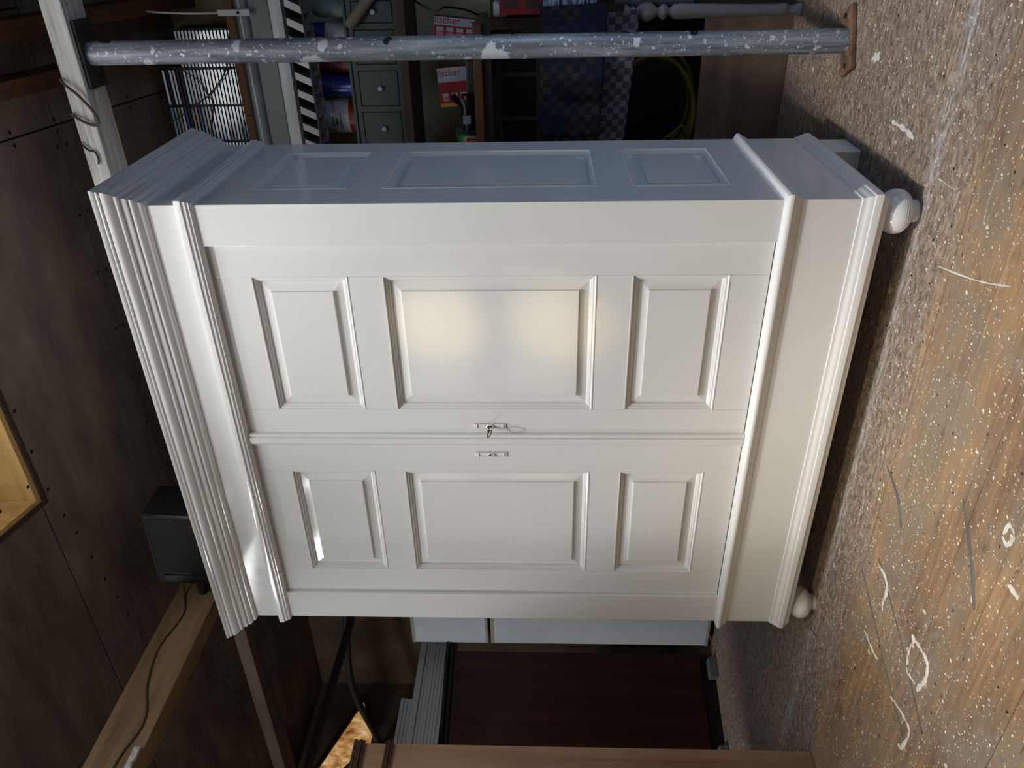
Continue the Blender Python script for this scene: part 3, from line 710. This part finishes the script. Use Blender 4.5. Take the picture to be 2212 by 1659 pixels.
a = [hb.verts.new((0.1, y, z)) for y, z in prof_h]; b = [hb.verts.new((1.7, y, z)) for y, z in prof_h]
hb.faces.new(a); hb.faces.new(list(reversed(b)))
for i in range(len(prof_h)): hb.faces.new((a[i], b[i], b[(i+1) % len(prof_h)], a[(i+1) % len(prof_h)]))
obj('housing', hb, ENAM, lf)
obj('front_lip', box(0.1, 1.7, 1.376, 1.392, 1.942, 1.992, 0.006), WENAM, lf, smooth=30)
for (ya, yb) in ((1.378, 1.384), (1.515, 1.521)):
    obj('louvre_rail', box(0.1, 1.7, ya, yb, 1.864, 1.94), ALU if ya > 1.4 else PLT, lf) if ya > 1.4 else obj('louvre_rail', box(0.1, 1.7, ya, yb, 1.930, 1.941), PLT, lf)
obj('louvre_rail', box(0.1, 1.7, 1.378, 1.384, 1.860, 1.868), PLT, lf)
x = 0.12
while x < 1.66:
    bm = poly_prism([(x, 1.866), (x+0.028, 1.866), (x+0.060, 1.936), (x+0.032, 1.936)], 1.3795, 1.5155)
    obj('louvre_blade', bm, ALU, lf); x += 0.066
# white bracket strap by the strip light
wb = thing('strap', 'white perforated strap with flattened end hanging before the shelf edge', 'strap', (1.055, 1.42, 2.10))
obj('strip', box(1.045, 1.068, 1.366, 1.372, 2.065, 2.19, 0.002), WENAM, wb)
obj('tail', tube([(1.056, 1.369, 2.185), (1.055, 1.375, 2.28), (1.058, 1.40, 2.42), (1.06, 1.44, zc(1.44)-0.113)], 0.004, 8, 6), WENAM, wb, smooth=True)
obj('bolt', (lambda b: (b.transform(Matrix.Translation((1.056, 1.368, 2.11)) @ Matrix.Rotation(R(90), 4, 'X')), b)[1])(lathe([(0.007, 0), (0.006, 0.004), (0, 0.004)], 8, cap=False)), PLT, wb)
# thin wires in front of the CDs
tag(obj('wire', tube([(0.885, 0.768, 2.415), (0.885, 1.1, 2.46), (0.86, 1.40, 2.44), (0.80, 1.47, 2.37), (0.74, 1.478, 2.345), (0.70, 1.478, 2.33), (0.60, 1.478, 2.36), (0.55, 1.47, 2.36)], 0.0022, 6, 8), CABLE, smooth=True, origin=(0.8, 1.3, 2.4)), 'thin slack wire drooping across the CD spines', 'wire')
tag(obj('wire', tube([(0.98, 1.462, 2.1925), (0.90, 1.463, 2.21), (0.82, 1.464, 2.25), (0.74, 1.464, 2.33), (0.70, 1.464, 2.40), (0.64, 1.464, 2.50), (0.60, 1.462, zc(1.462)-0.002)], 0.0028, 6, 8), WIRE, smooth=True, origin=(0.8, 1.47, 2.3)), 'black cable slanting over the front of the CD rack', 'cable')

# chest of small drawers on a wall shelf ----------------------------
SH2 = 1.515
s2 = thing('wall_shelf', 'dark brown wall shelf carrying the grey-green drawer cabinet', 'shelf', (0.7, 1.7, 1.48))
obj('shelf_board', box(-0.3, 1.25, 1.448, BACK_Y, 1.48, SH2, 0.003), wood('dark_shelf_wood', (54, 44, 36), (84, 70, 56), 'X'), s2)
for x in (0.0, 1.15): obj('shelf_bracket', poly_prism([(x, 1.482), (x+.03, 1.482), (x+.03, 1.34), (x, 1.34)], 1.70, BACK_Y), PLT, s2)
GRN = plain('grey_green_paint', (60, 70, 68), 0.5, 0, 0.06)
ch = thing('drawer_cabinet', 'grey-green painted cabinet with a row of small knobbed drawers under paint cans', 'cabinet', (0.6, 1.7, SH2))
CT = 1.737
bm = box(0.0, 1.10, 1.514, 1.745, SH2, CT-0.012)
obj('body', bm, GRN, ch)
obj('top', box(-0.01, 1.11, 1.492, 1.748, CT-0.012, CT, 0.002), GRN, ch)
dx = [0.023, 0.183, 0.343, 0.503, 0.665, 0.830, 0.985, 1.09]
for a in dx: obj('divider', box(a-0.011, a+0.011, 1.500, 1.515, SH2+0.022, CT-0.034), GRN, ch)
obj('rail', box(0.0, 1.10, 1.500, 1.515, SH2, SH2+0.022), GRN, ch); obj('rail', box(0.0, 1.10, 1.500, 1.515, CT-0.034, CT-0.0121), GRN, ch)
KNOB = plain('pale_knob', (170, 172, 168), 0.4)
for i, (a, b) in enumerate(zip(dx, dx[1:])):
    dd = obj('drawer', box(a+0.014, b-0.014, 1.503, 1.52, SH2+0.025, CT-0.037, 0.002), GRN, ch)
    bm = lathe([(0.004, 0), (0.004, 0.006), (0.0095, 0.010), (0.0105, 0.014), (0.008, 0.017), (0.003, 0.0175), (0.002, 0.016)], 16)
    bm.transform(Matrix.Translation(((a+b)/2, 1.503, (SH2+CT)/2-0.012)) @ Matrix.Rotation(R(90), 4, 'X'))
    obj('knob', bm, KNOB, dd, smooth=True)
# paint cans
def can(x, y, r, h, body, label, lbl=None, bands=()):
    c = thing('paint_can', label, 'paint can', (x, y, CT))
    obj('tin', lathe([(r*0.96, 0), (r, 0.003), (r*0.975, 0.007), (r*0.975, h-0.008), (r, h-0.004), (r*0.98, h), (r*0.90, h), (r*0.88, h-0.005), (0.001, h-0.005)], 32, (x, y, CT), cap=False), body, c, smooth=30)
    obj('handle', tube([(x-r, y, CT+h*0.8), (x-r*0.8, y-r*0.75, CT+h*0.62), (x, y-r*1.05, CT+h*0.55), (x+r*0.8, y-r*0.75, CT+h*0.62), (x+r, y, CT+h*0.8)], 0.0012, 6, 6), ALU, c, smooth=True)
    for z0, z1, m in bands:
        obj('label_band', lathe([(r*0.981, z0*h), (r*0.981, z1*h)], 32, (x, y, CT), cap=False), m, c, smooth=True)
    return c
REDP = plain('dark_red_print', (128, 30, 34), 0.4, 0, 0.05); YELP = plain('mustard_print', (150, 110, 34), 0.4, 0, 0.05)
WHP = plain('off_white_print', (176, 180, 176), 0.5, 0, 0.04); BLU = plain('deep_blue_tin', (34, 50, 120), 0.3, 0.2, 0.1); INK = plain('dark_print', (40, 40, 46), 0.6)
REDT = plain('maroon_tin', (104, 34, 36), 0.4, 0, 0.15)
cw = can(0.622, 1.612, 0.078, 0.165, YELP, 'paint can with white label between mustard and red bands', bands=((0.22, 0.90, WHP), (0.0, 0.22, REDP)))
for k, (zz, ww) in enumerate(((0.62, 0.05), (0.42, 0.075), (0.52, 0.03))):
    bm = bmesh.new()
    for q in range(12):
        t0 = -math.pi/2-0.2-ww/0.078/2+ww/0.078*q/12; t1 = t0+ww/0.078/12*0.8; r = 0.0772
        v = [bm.verts.new((0.622+r*math.cos(t), 1.612+r*math.sin(t), CT+0.165*zz+dz)) for t, dz in ((t0, 0), (t1, 0), (t1, 0.006), (t0, 0.006))]
        bm.faces.new(v)
    obj('label_text', bm, INK, cw)
can(0.748, 1.575, 0.045, 0.145, BLU, 'small deep blue paint tin with wire handle')
can(0.835, 1.60, 0.04, 0.15, REDT, 'small maroon paint tin beside the blue tin')
can(0.945, 1.59, 0.052, 0.15, BLU, 'blue paint tin with pale printed label beside the pale plastic bottle', bands=((0.05, 0.62, WHP),))
bt = thing('bottle', 'pale plastic bottle on the drawer cabinet', 'bottle', (1.045, 1.585, CT))
obj('body', lathe([(0.03, 0), (0.034, 0.006), (0.034, 0.10), (0.026, 0.13), (0.014, 0.145), (0.014, 0.155)], 24, (1.045, 1.585, CT)), plain('pale_green_plastic', (140, 156, 146), 0.4), bt, smooth=40)
obj('cap', lathe([(0.016, 0.153), (0.016, 0.178), (0.012, 0.18)], 20, (1.045, 1.585, CT)), GRN, bt, smooth=40)
tag(obj('cardboard_tube', tube([(0.99, 1.468, 1.712), (1.17, 1.474, 1.515+0.029)], 0.022, 18, 0), plain('buff_card', (128, 118, 98), 0.8), smooth=True, origin=(1.1, 1.47, 1.6)), 'buff cardboard tube leaning across the drawer cabinet', 'tube')

struct('shade_backing', box(-0.9, RIGHT_X, BACK_Y-0.012, BACK_Y-0.0005, 0.0, 1.09, 0.001), plain('dark_shade_fill', (22, 21, 21), 0.9))  # dark backing put in for the deep shade under the table
# workbench ------------------------------------------------------
BT = 1.205
bn = thing('workbench', 'brown wooden workbench under the wall shelves behind the wardrobe', 'workbench', (0.3, 1.6, 0))
BENCHW = wood('orange_bench_wood', (84, 54, 34), (124, 84, 54), 'X', 0.8, 0.55)
DKW = wood('dark_brown_wood', (44, 38, 32), (70, 60, 50), 'X', 1.0, 0.7)
obj('top', box(-0.8, 1.005, 1.30, 1.742, 1.172, BT, 0.003), BENCHW, bn)
obj('apron', box(-0.78, 0.985, 1.318, 1.345, 1.135, 1.172, 0.002), DKW, bn)
for yy in (1.318, 1.69): obj('leg', box(-0.75, -0.705, yy, yy+0.045, 0, 1.172, 0.002), DKW, bn)
for x in (0.1, 0.90): obj('wall_bracket', box(x, x+0.04, 1.60, 1.742, 1.10, 1.172, 0.002), DKW, bn)
tag(obj('prop_post', box(0.985, 1.025, 1.318, 1.363, 0.9405, 1.1715, 0.002), DKW, origin=(1.0, 1.34, 0.94)), 'short brown post propping the bench end up from the table', 'post')
tag(obj('cross_rail', box(1.0245, 1.30, 1.325, 1.345, 1.105, 1.135, 0.002), DKW, origin=(1.1, 1.335, 1.105)), 'brown rail jutting from the bench prop above the red cartons', 'rail')
FR = plain('boxed_red', (136, 26, 34), 0.5, 0, 0.04)
WHB = plain('box_white', (160, 160, 166), 0.5, 0, 0.03)
def fbox(x0, x1, y, z0, z1, rot, label):
    b = thing('fixings_box', label, 'box', ((x0+x1)/2, y, z0)); tip = b
    dpt = 0.06; xm = x1-(x1-x0)*0.36; xo = x0+(x1-x0)*0.10
    obj('carton', box(x0, x1, y, y+dpt, z0, z1, 0.001), FR, b)
    obj('white_panel', box(xm, x1-0.0002, y-0.0006, y+0.001, z0+0.0005, z1-0.0005), WHB, b)
    obj('orange_band', box(x0+0.0002, xo, y-0.0006, y+0.001, z0+0.0005, z1-0.0005), plain('band_orange', (196, 128, 40), 0.5), b)
    for k in range(4):
        for q in range(2):
            zz = z1-0.012-k*(z1-z0-0.01)/4; xx = xo+0.006+q*0.018
            obj('pictogram', box(xx, xx+0.015, y-0.0006, y+0.001, zz-(z1-z0)/6, zz), WHB if q else plain('picto_pink', (190, 110, 110), 0.5), b)
    t = text_bm('fischer', (z1-z0)*0.235)
    t.transform(Matrix.Translation((x1-(x1-xm)*0.38, y-0.0011, (z0+z1)/2+0.030)) @ Matrix.Rotation(R(90), 4, 'Y') @ Matrix.Rotation(R(90), 4, 'X'))
    obj('lettering', t, FR, b)
    obj('logo', box(x1-(x1-xm)*0.46, x1-(x1-xm)*0.28, y-0.0011, y, z0+0.006, z0+0.020), INK, b)
    tip.rotation_euler = (0, rot, 0); tip.location.z += (x1-x0)/2*math.sin(abs(rot))-0.0005   # tipped on its lower corner
fbox(0.685, 0.838, 1.47, BT, 1.362, R(-4), 'upright red and white fixings carton standing behind black tools on the bench')
fbox(0.915, 1.00, 1.52, BT, 1.375, R(6), 'red and white fixings carton half hidden at the bench end by the black cable')
# clutter in front of the carton
BLK = plain('black_plastic', (22, 22, 24), 0.35)
tr = thing('screwdriver_tray', 'dark plastic tray of bright metal bits on the bench', 'tray', (0.81, 1.40, BT))
obj('tray', box(0.745, 0.875, 1.36, 1.455, BT, BT+0.036, 0.004), BLK, tr)
for k in range(5): obj('metal_bit', box(0.752, 0.868, 1.3595, 1.363, BT+0.005+k*0.006, BT+0.0068+k*0.006), ALU, tr)
pl_ = thing('power_tool', 'black power tool with grey label and trailing cable on the bench', 'power tool', (0.67, 1.38, BT))
bm = tube([(0.60, 1.40, BT+0.032), (0.645, 1.40, BT+0.036), (0.70, 1.40, BT+0.038), (0.735, 1.40, BT+0.034)], 0.030, 16, 4)
obj('motor_body', bm, BLK, pl_, smooth=True)
obj('handle', tube([(0.70, 1.39, BT+0.05), (0.715, 1.38, BT+0.075), (0.74, 1.37, BT+0.095)], 0.013, 12, 5), BLK, pl_, smooth=True)
obj('rating_label', box(0.628, 0.662, 1.368, 1.3705, BT+0.026, BT+0.058), plain('grey_label', (150, 150, 160), 0.5), pl_)
obj('chrome_collar', tube([(0.70, 1.372, BT+0.05), (0.728, 1.372, BT+0.060)], 0.007, 12, 0), plain('chrome', (210, 210, 212), 0.15, 0.9), pl_, smooth=True)
obj('cord', tube([(0.61, 1.38, BT+0.03), (0.597, 1.36, BT+0.042), (0.591, 1.352, BT+0.02), (0.605, 1.35, BT+0.006), (0.63, 1.345, BT+0.005)], 0.004, 8, 6), BLK, pl_, smooth=True)
tag(obj('tool_case', box(0.585, 0.675, 1.434, 1.466, BT, BT+0.045, 0.006), BLK, origin=(0.65, 1.45, BT)), 'flat black plastic case behind the power tool on the bench', 'case')
stk = [('green', (50, 140, 66), 'bright green small box', 0.548, 0.582, 1.40, 0.0, 0.078), ('cream', (190, 180, 146), 'cream small box', 0.545, 0.583, 1.345, 0.0, 0.056), ('orange', (178, 104, 44), 'orange small box', 0.548, 0.578, 1.308, 0.0, 0.034)]
for n, c, lb, a, b, yy, z0, z1 in stk:
    q = thing('small_box', lb+' on the bench against the wardrobe side', 'box', ((a+b)/2, yy, BT))
    obj('carton', box(a-0.08, b, yy, yy+0.036, BT+z0, BT+z1, 0.002), plain(n+'_card', c, 0.5, 0, 0.05), q)
    obj('lid', box(a-0.082, b+0.001, yy-0.001, yy+0.037, BT+z1, BT+z1+0.008, 0.002), plain(n+'_lid', tuple(v*0.8 for v in c), 0.5), q)
tag(obj('jar', lathe([(0.03, 0), (0.033, 0.005), (0.033, 0.07), (0.026, 0.085), (0.026, 0.10), (0.024, 0.102)], 24, (0.56, 1.52, BT)), plain('smoky_jar', (84, 84, 92), 0.15), smooth=40, origin=(0.56, 1.52, BT)), 'smoky glass jar at the back of the bench', 'jar')
tag(obj('cable', tube([(1.0, 1.70, BT+0.003), (1.03, 1.6, BT+0.05), (1.05, 1.50, BT+0.12), (1.035, 1.5, BT+0.16), (1.06, 1.52, BT+0.22), (1.09, 1.56, BT+0.276)], 0.004, 8, 8), BLK, smooth=True, origin=(1.04, 1.5, BT)), 'black cable looping up the plaster wall from the bench end', 'cable')

# sashes stored below the bench ------------------------------------
def sash(x0, x1, z0, z1, y, label, mull=1):
    s = thing('window_sash', label, 'window sash', ((x0+x1)/2, y, z0))
    t = 0.022
    for (a, b, c, d) in ((x0, x1, z0, z0+t), (x0, x1, z1-t, z1), (x0, x0+t, z0+t, z1-t), (x1-t, x1, z0+t, z1-t)):
        obj('frame_bar', box(a, b, y, y+0.028, c, d, 0.002), DKW, s)
    for k in range(mull):
        xx = x0+(x1-x0)*(k+1)/(mull+1); obj('glazing_bar', box(xx-0.008, xx+0.008, y+0.004, y+0.024, z0+t, z1-t), DKW, s)
    obj('pane', box(x0+t*0.8, x1-t*0.8, y+0.012, y+0.015, z0+t*0.8, z1-t*0.8), plain('dark_glass', (14, 16, 20), 0.12), s)
sash(0.30, 0.98, 0.942, 1.125, 1.40, 'dark old window sash standing on edge under the bench', 3)

# table with turned legs, cloths over it -----------------------------
TB = 0.94
tbl = thing('table', 'old wooden table with turned legs half covered by hanging cloths', 'table', (0.7, 1.45, 0))
LEGW = wood('worn_grey_leg_wood', (90, 86, 84), (164, 160, 158), 'Z', 1.0, 0.7, 0.5)
obj('top', box(0.05, 1.20, 1.195, 1.70, 0.905, TB, 0.004), DKW, tbl)
obj('apron', box(0.09, 1.10, 1.235, 1.255, 0.80, 0.905, 0.002), DKW, tbl)
lp = [(0.018, 0.0), (0.022, 0.01), (0.016, 0.035), (0.013, 0.05), (0.021, 0.06), (0.022, 0.075), (0.019, 0.09), (0.020, 0.20), (0.024, 0.34), (0.0265, 0.44), (0.025, 0.462), (0.016, 0.474), (0.012, 0.482), (0.022, 0.49), (0.027, 0.50), (0.022, 0.512), (0.013, 0.52), (0.018, 0.527), (0.030, 0.545), (0.034, 0.562), (0.029, 0.582), (0.016, 0.597), (0.0135, 0.602), (0.02, 0.606), (0.02, 0.614), (0.015, 0.618), (0.019, 0.626), (0.024, 0.632), (0.024, 0.645)]
for (x, yy) in ((1.045, 1.240), (0.13, 1.240), (1.045, 1.66), (0.13, 1.66)):
    obj('turned_leg', lathe(lp, 24, (x, yy, 0)), LEGW, tbl, smooth=35)
    obj('leg_block', box(x-0.026, x+0.026, yy-0.026, yy+0.026, 0.643, 0.905, 0.003), DKW, tbl)
def cloth(name, x0, x1, ztop, zbot, y0, mat, label, wav, sk=0.0, over=0.07, amp=1.0):
    nx, nz = 46, 30; bm = bmesh.new(); uvl = bm.loops.layers.uv.new('UVMap'); grid = []
    L = (ztop-zbot)+over
    for j in range(nz+1):
        s = L*j/nz; row = []
        for i in range(nx+1):
            u = i/nx; x = x0+(x1-x0)*u
            if s < over: yy, z = y0+(over-s), ztop+0.004
            else:
                dz = s-over; k = min(1, dz/0.12)
                yy = y0-0.004-k*amp*(0.026+0.014*math.sin(u*wav)+0.006*math.sin(u*wav*2.3+1)+0.02*dz*math.sin(u*3+sk)); z = ztop-dz-sk*dz*0.10*(u-0.5)
                x += 0.02*dz*math.sin(u*wav*0.5+sk)+sk*0.06*dz
            row.append((bm.verts.new((x, yy, z)), (u*(x1-x0), s)))
        grid.append(row)
    for j in range(nz):
        for i in range(nx):
            q = (grid[j][i], grid[j][i+1], grid[j+1][i+1], grid[j+1][i])
            f = bm.faces.new([a[0] for a in q])
            for lo, a in zip(f.loops, q): lo[uvl].uv = a[1]
    o = obj(name, bm, mat, smooth=True, origin=((x0+x1)/2, y0, zbot))
    m = o.modifiers.new('thickness', 'SOLIDIFY'); m.thickness = 0.004; m.offset = 1
    return tag(o, label, 'cloth')
cloth('dust_sheet', 0.62, 1.075, TB, 0.715, 1.183, m_check('stained_blue_check', (70, 62, 60), (46, 42, 44), 0.026, 0.85, (32, 38, 58)), 'dark blue stained checked dust sheet hanging from the table', 17, 0.6)
cloth('tea_towel', 0.56, 1.03, 0.902, 0.605, 1.211, m_check('grey_white_check', (112, 106, 112), (72, 66, 72), 0.024), 'grey and white checked cloth hanging below the dust sheet', 13, 1.2, 0.0001, 0.35)
REDC = plain('red_carton', (140, 34, 36), 0.5, 0, 0.06); BRP = plain('brown_print', (70, 46, 36), 0.6)
for i, (a, b) in enumerate(((TB, 1.012), (1.012, 1.098))):
    q = thing('red_carton', ['red printed carton lying on the table beside the bench leg', 'red printed carton lying on top of another red carton'][i], 'carton', (1.13, 1.32, a))
    obj('box', box(1.04, 1.22, 1.27, 1.40, a, b, 0.002), REDC, q)
    obj('picture', box(1.06, 1.12, 1.2694, 1.271, a+0.010, b-0.012), BRP, q)
tag(obj('plastic_lid', lathe([(0.026, 0), (0.028, 0.004), (0.028, 0.018), (0.02, 0.024)], 24, (1.06, 1.294, 1.0975)), plain('white_cap_plastic', (180, 180, 176), 0.4), smooth=40, origin=(1.06, 1.294, 1.0975)), 'round white plastic cap on the red cartons', 'cap')
NEWS = NT('newsprint'); vz = NEWS.map((12, 1, 90)); colr = NEWS.ramp(NEWS.noise(vz, 1.0, 3), [(0.42, (34, 44, 66)), (0.5, (110, 124, 146)), (0.6, (176, 188, 204))]); NEWS = NEWS.fin(colr, 0.8)
tag(obj('newspaper', box(1.04, 1.20, 1.1895, 1.1955, 0.745, 0.937, 0.001), NEWS, origin=(1.13, 1.21, 0.74)), 'folded newspaper hanging at the table edge beside the dust sheet', 'newspaper')

# wooden chest below, hose on it -------------------------------------
CHW = wood('rough_brown_board', (74, 60, 50), (114, 94, 78), 'X', 0.6, 0.8, 0.12)
cb = thing('wooden_chest', 'low rough brown wooden chest on the floor under the table', 'chest', (0.5, 1.5, 0))
obj('front_board', box(-0.45, 1.05, 1.325, 1.350, 0.0, 0.325, 0.003), CHW, cb)
obj('end_board', box(1.025, 1.05, 1.351, 1.62, 0.0, 0.325, 0.003), CHW, cb); obj('end_board', box(-0.45, -0.425, 1.351, 1.62, 0.0, 0.325, 0.003), CHW, cb)
obj('lid', box(-0.425, 1.025, 1.351, 1.62, 0.28, 0.305, 0.002), DKW, cb)
HOSE = plain('yellow_hose', (120, 108, 36), 0.45)
pts = []
for k in range(100):
    t = 2*math.pi*k/22; r = 0.17+0.012*math.sin(t*0.37)
    pts.append((0.66+r*math.cos(t)*1.25+0.02*math.sin(t*.21), 1.47+0.05*math.sin(t*0.23), 0.4935+r*math.sin(t)))
pts += [(0.60, 1.43, 0.36), (0.50, 1.42, 0.325), (0.42, 1.42, 0.313)]
tag(obj('garden_hose', tube(pts, 0.0085, 8, 2), HOSE, smooth=True, origin=(0.66, 1.47, 0.31)), 'coiled yellow hose standing on the chest under the table', 'hose')

# ================================================================== LEFT BACK
# fridge -----------------------------------------------------------
FRW = plain('fridge_white', (206, 210, 216), 0.35, 0, 0.03); FRT = plain('fridge_trim', (164, 160, 144), 0.45, 0, 0.03)
fr = thing('fridge_freezer', 'tall white fridge-freezer standing beside the dark mahogany cabinet', 'fridge', (-1.80, 1.4, 0))
obj('body', box(-2.09, -1.51, 1.09, 1.66, 0.0, 1.66, 0.006), FRW, fr)
obj('kick_plate', box(-2.06, -1.54, 1.075, 1.095, 0.0, 0.03), BLK, fr)
for (z0, z1) in ((1.236, 1.66), (0.03, 1.222)):
    dd = obj('door', box(-2.10, -1.50, 1.03, 1.085, z0, z1, 0.004), FRW, fr)
    for (a, b) in ((z1-0.018, z1), (z0, z0+0.016)):
        obj('door_trim', box(-2.1012, -1.4988, 1.0285, 1.05, a, b, 0.002), FRT, dd)
obj('handle', box(-1.98, -1.60, 1.018, 1.032, 1.236, 1.252, 0.003), FRT, fr)
# dark red cabinet ---------------------------------------------------
MAHO = wood('dark_mahogany', (32, 16, 12), (62, 30, 22), 'Z', 0.7, 0.45); MAHD = wood('black_brown_wood', (16, 12, 12), (30, 24, 24), 'X', 1, 0.6)
A, B = Vector((-2.30, 0.56, 0)), Vector((-2.13, 1.02, 0)); dirv = (A-B).normalized(); nrm = Vector((dirv.y, -dirv.x, 0))
if nrm.x < 0: nrm = -nrm
def mcab(bm):   # local: x along the front away from the fridge, y into the cabinet
    m = Matrix(((dirv.x, -nrm.x, 0, B.x), (dirv.y, -nrm.y, 0, B.y), (0, 0, 1, 0), (0, 0, 0, 1))); bm.transform(m); return bm
rc = thing('cabinet', 'dark mahogany cabinet standing beside the fridge under the stacked boards', 'cabinet', (-2.5, 0.9, 0))
obj('body', mcab(box(0.02, 0.98, 0.02, 0.50, 0.07, 1.455)), MAHD, rc)
obj('side_panel', mcab(box(0.02, 0.95, 0.0, 0.02, 0.075, 1.43, 0.002)), MAHO, rc)
obj('stile', mcab(box(0.95, 1.0, -0.004, 0.02, 0.07, 1.455, 0.002)), MAHD, rc)
obj('plinth', mcab(box(0.04, 0.98, 0.012, 0.48, 0.0, 0.07)), MAHD, rc)
obj('cornice', mcab(box(-0.02, 1.02, -0.035, 0.52, 1.455, 1.472, 0.004)), MAHD, rc); obj('cornice', mcab(box(0.0, 1.0, -0.015, 0.51, 1.43, 1.4549, 0.003)), MAHD, rc)
PAD = plain('grey_block', (96, 98, 100), 0.7)
for k in (0.06, 0.50): tag(obj('wooden_block', mcab(box(k, k+0.10, -0.075, -0.006, 0.0, 0.045, 0.003)), PAD, origin=B+dirv*k+nrm*.04), 'small pale block on the floor by the mahogany cabinet, %s' % ('next to the fridge' if k < .3 else 'next to the brown wardrobe'), 'block', 'pale blocks by the mahogany cabinet')
# stacked boards ------------------------------------------------------
GREYB = plain('grey_primed_board', (176, 180, 182), 0.6, 0, 0.06, 3)
z = 1.473
for k in range(9):
    tk = 0.0175; off = random.uniform(-0.012, 0.012)
    o = obj('primed_board', box(-2.62+off, -2.245+off*0.5, 0.35+off, 1.72+off*2, z, z+tk, 0.0015), GREYB, origin=(-2.43, 1.0, z))
    tag(o, '%s long grey primed board above the mahogany cabinet top' % ORD[k], 'board', 'boards stacked on the mahogany cabinet'); z += tk+0.0012
for k in range(3):
    o = obj('primed_board', box(-2.60, -2.252+0.004*k, 0.30, 0.775, z, z+0.0185, 0.0015), GREYB, origin=(-2.43, 0.5, z))
    tag(o, '%s short grey primed board above the long stacked boards' % ORD[k], 'board', 'short boards on the stack'); z += 0.0195
# brown wardrobe at the left edge --------------------------------------
OLD = wood('worn_brown_veneer', (120, 88, 64), (184, 148, 116), 'Z', 0.5, 0.65, 0.35)
OLDT = wood('dark_brown_moulding', (58, 36, 24), (92, 60, 40), 'Y', 1.0, 0.55)
XW = -1.165
ow = thing('old_wardrobe', 'worn brown wooden wardrobe with reeded top mouldings beside the white wardrobe', 'wardrobe', (-1.7, -0.6, 0))
obj('side_panel', box(XW-0.02, XW, -1.05, -0.205, 0.0, 1.60, 0.003), OLD, ow)
obj('body', box(-2.05, XW-0.02, -1.03, -0.21, 0.05, 1.58), DKW, ow)
obj('top', box(-2.07, XW+0.01, -1.07, -0.195, 1.60, 1.612, 0.003), OLDT, ow)
for z0 in (1.572, 1.470):
    for k in range(3):
        obj('moulding', box(XW-0.001, XW+0.014-0.004*abs(k-1), -1.055, -0.198, z0+k*0.0092, z0+k*0.0092+0.0088, 0.003), OLDT, ow)
# gable opening: sunlight on its wood is put in as glow ----------------------------------------------------
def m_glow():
    t = NT('sunlit_wood_glow')
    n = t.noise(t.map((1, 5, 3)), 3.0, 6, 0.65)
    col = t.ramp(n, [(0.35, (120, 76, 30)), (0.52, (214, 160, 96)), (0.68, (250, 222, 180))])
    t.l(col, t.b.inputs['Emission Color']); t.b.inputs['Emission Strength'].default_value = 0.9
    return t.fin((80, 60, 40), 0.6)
gb = bmesh.new()
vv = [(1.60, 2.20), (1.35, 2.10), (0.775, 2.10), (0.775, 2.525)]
def xzp(pts, x0, x1):
    bm = bmesh.new(); a = [bm.verts.new((x0, y, z)) for y, z in pts]; b = [bm.verts.new((x1, y, z)) for y, z in pts]; n = len(pts)
    bm.faces.new(a); bm.faces.new(list(reversed(b)))
    for i in range(n): bm.faces.new((a[i], b[i], b[(i+1) % n], a[(i+1) % n]))
    return bm
glow_frame = struct('gable_glow', beam_between((-3.395, 1.62, 2.205), (-3.395, 0.72, 2.56), 0.03, 0.03), DARKW)
obj('pane', xzp(vv, -3.42, -3.40), m_glow(), glow_frame)  # glowing panel in place of sunlit wood, not glass
obj('frame_bar', beam_between((-3.395, 1.62, 2.205), (-3.395, 1.35, 2.085), 0.03, 0.03), DARKW, glow_frame)
struct('wall_gable', box(-3.55, -3.425, 0.20, BACK_Y, 0, 2.55), BRWALL)
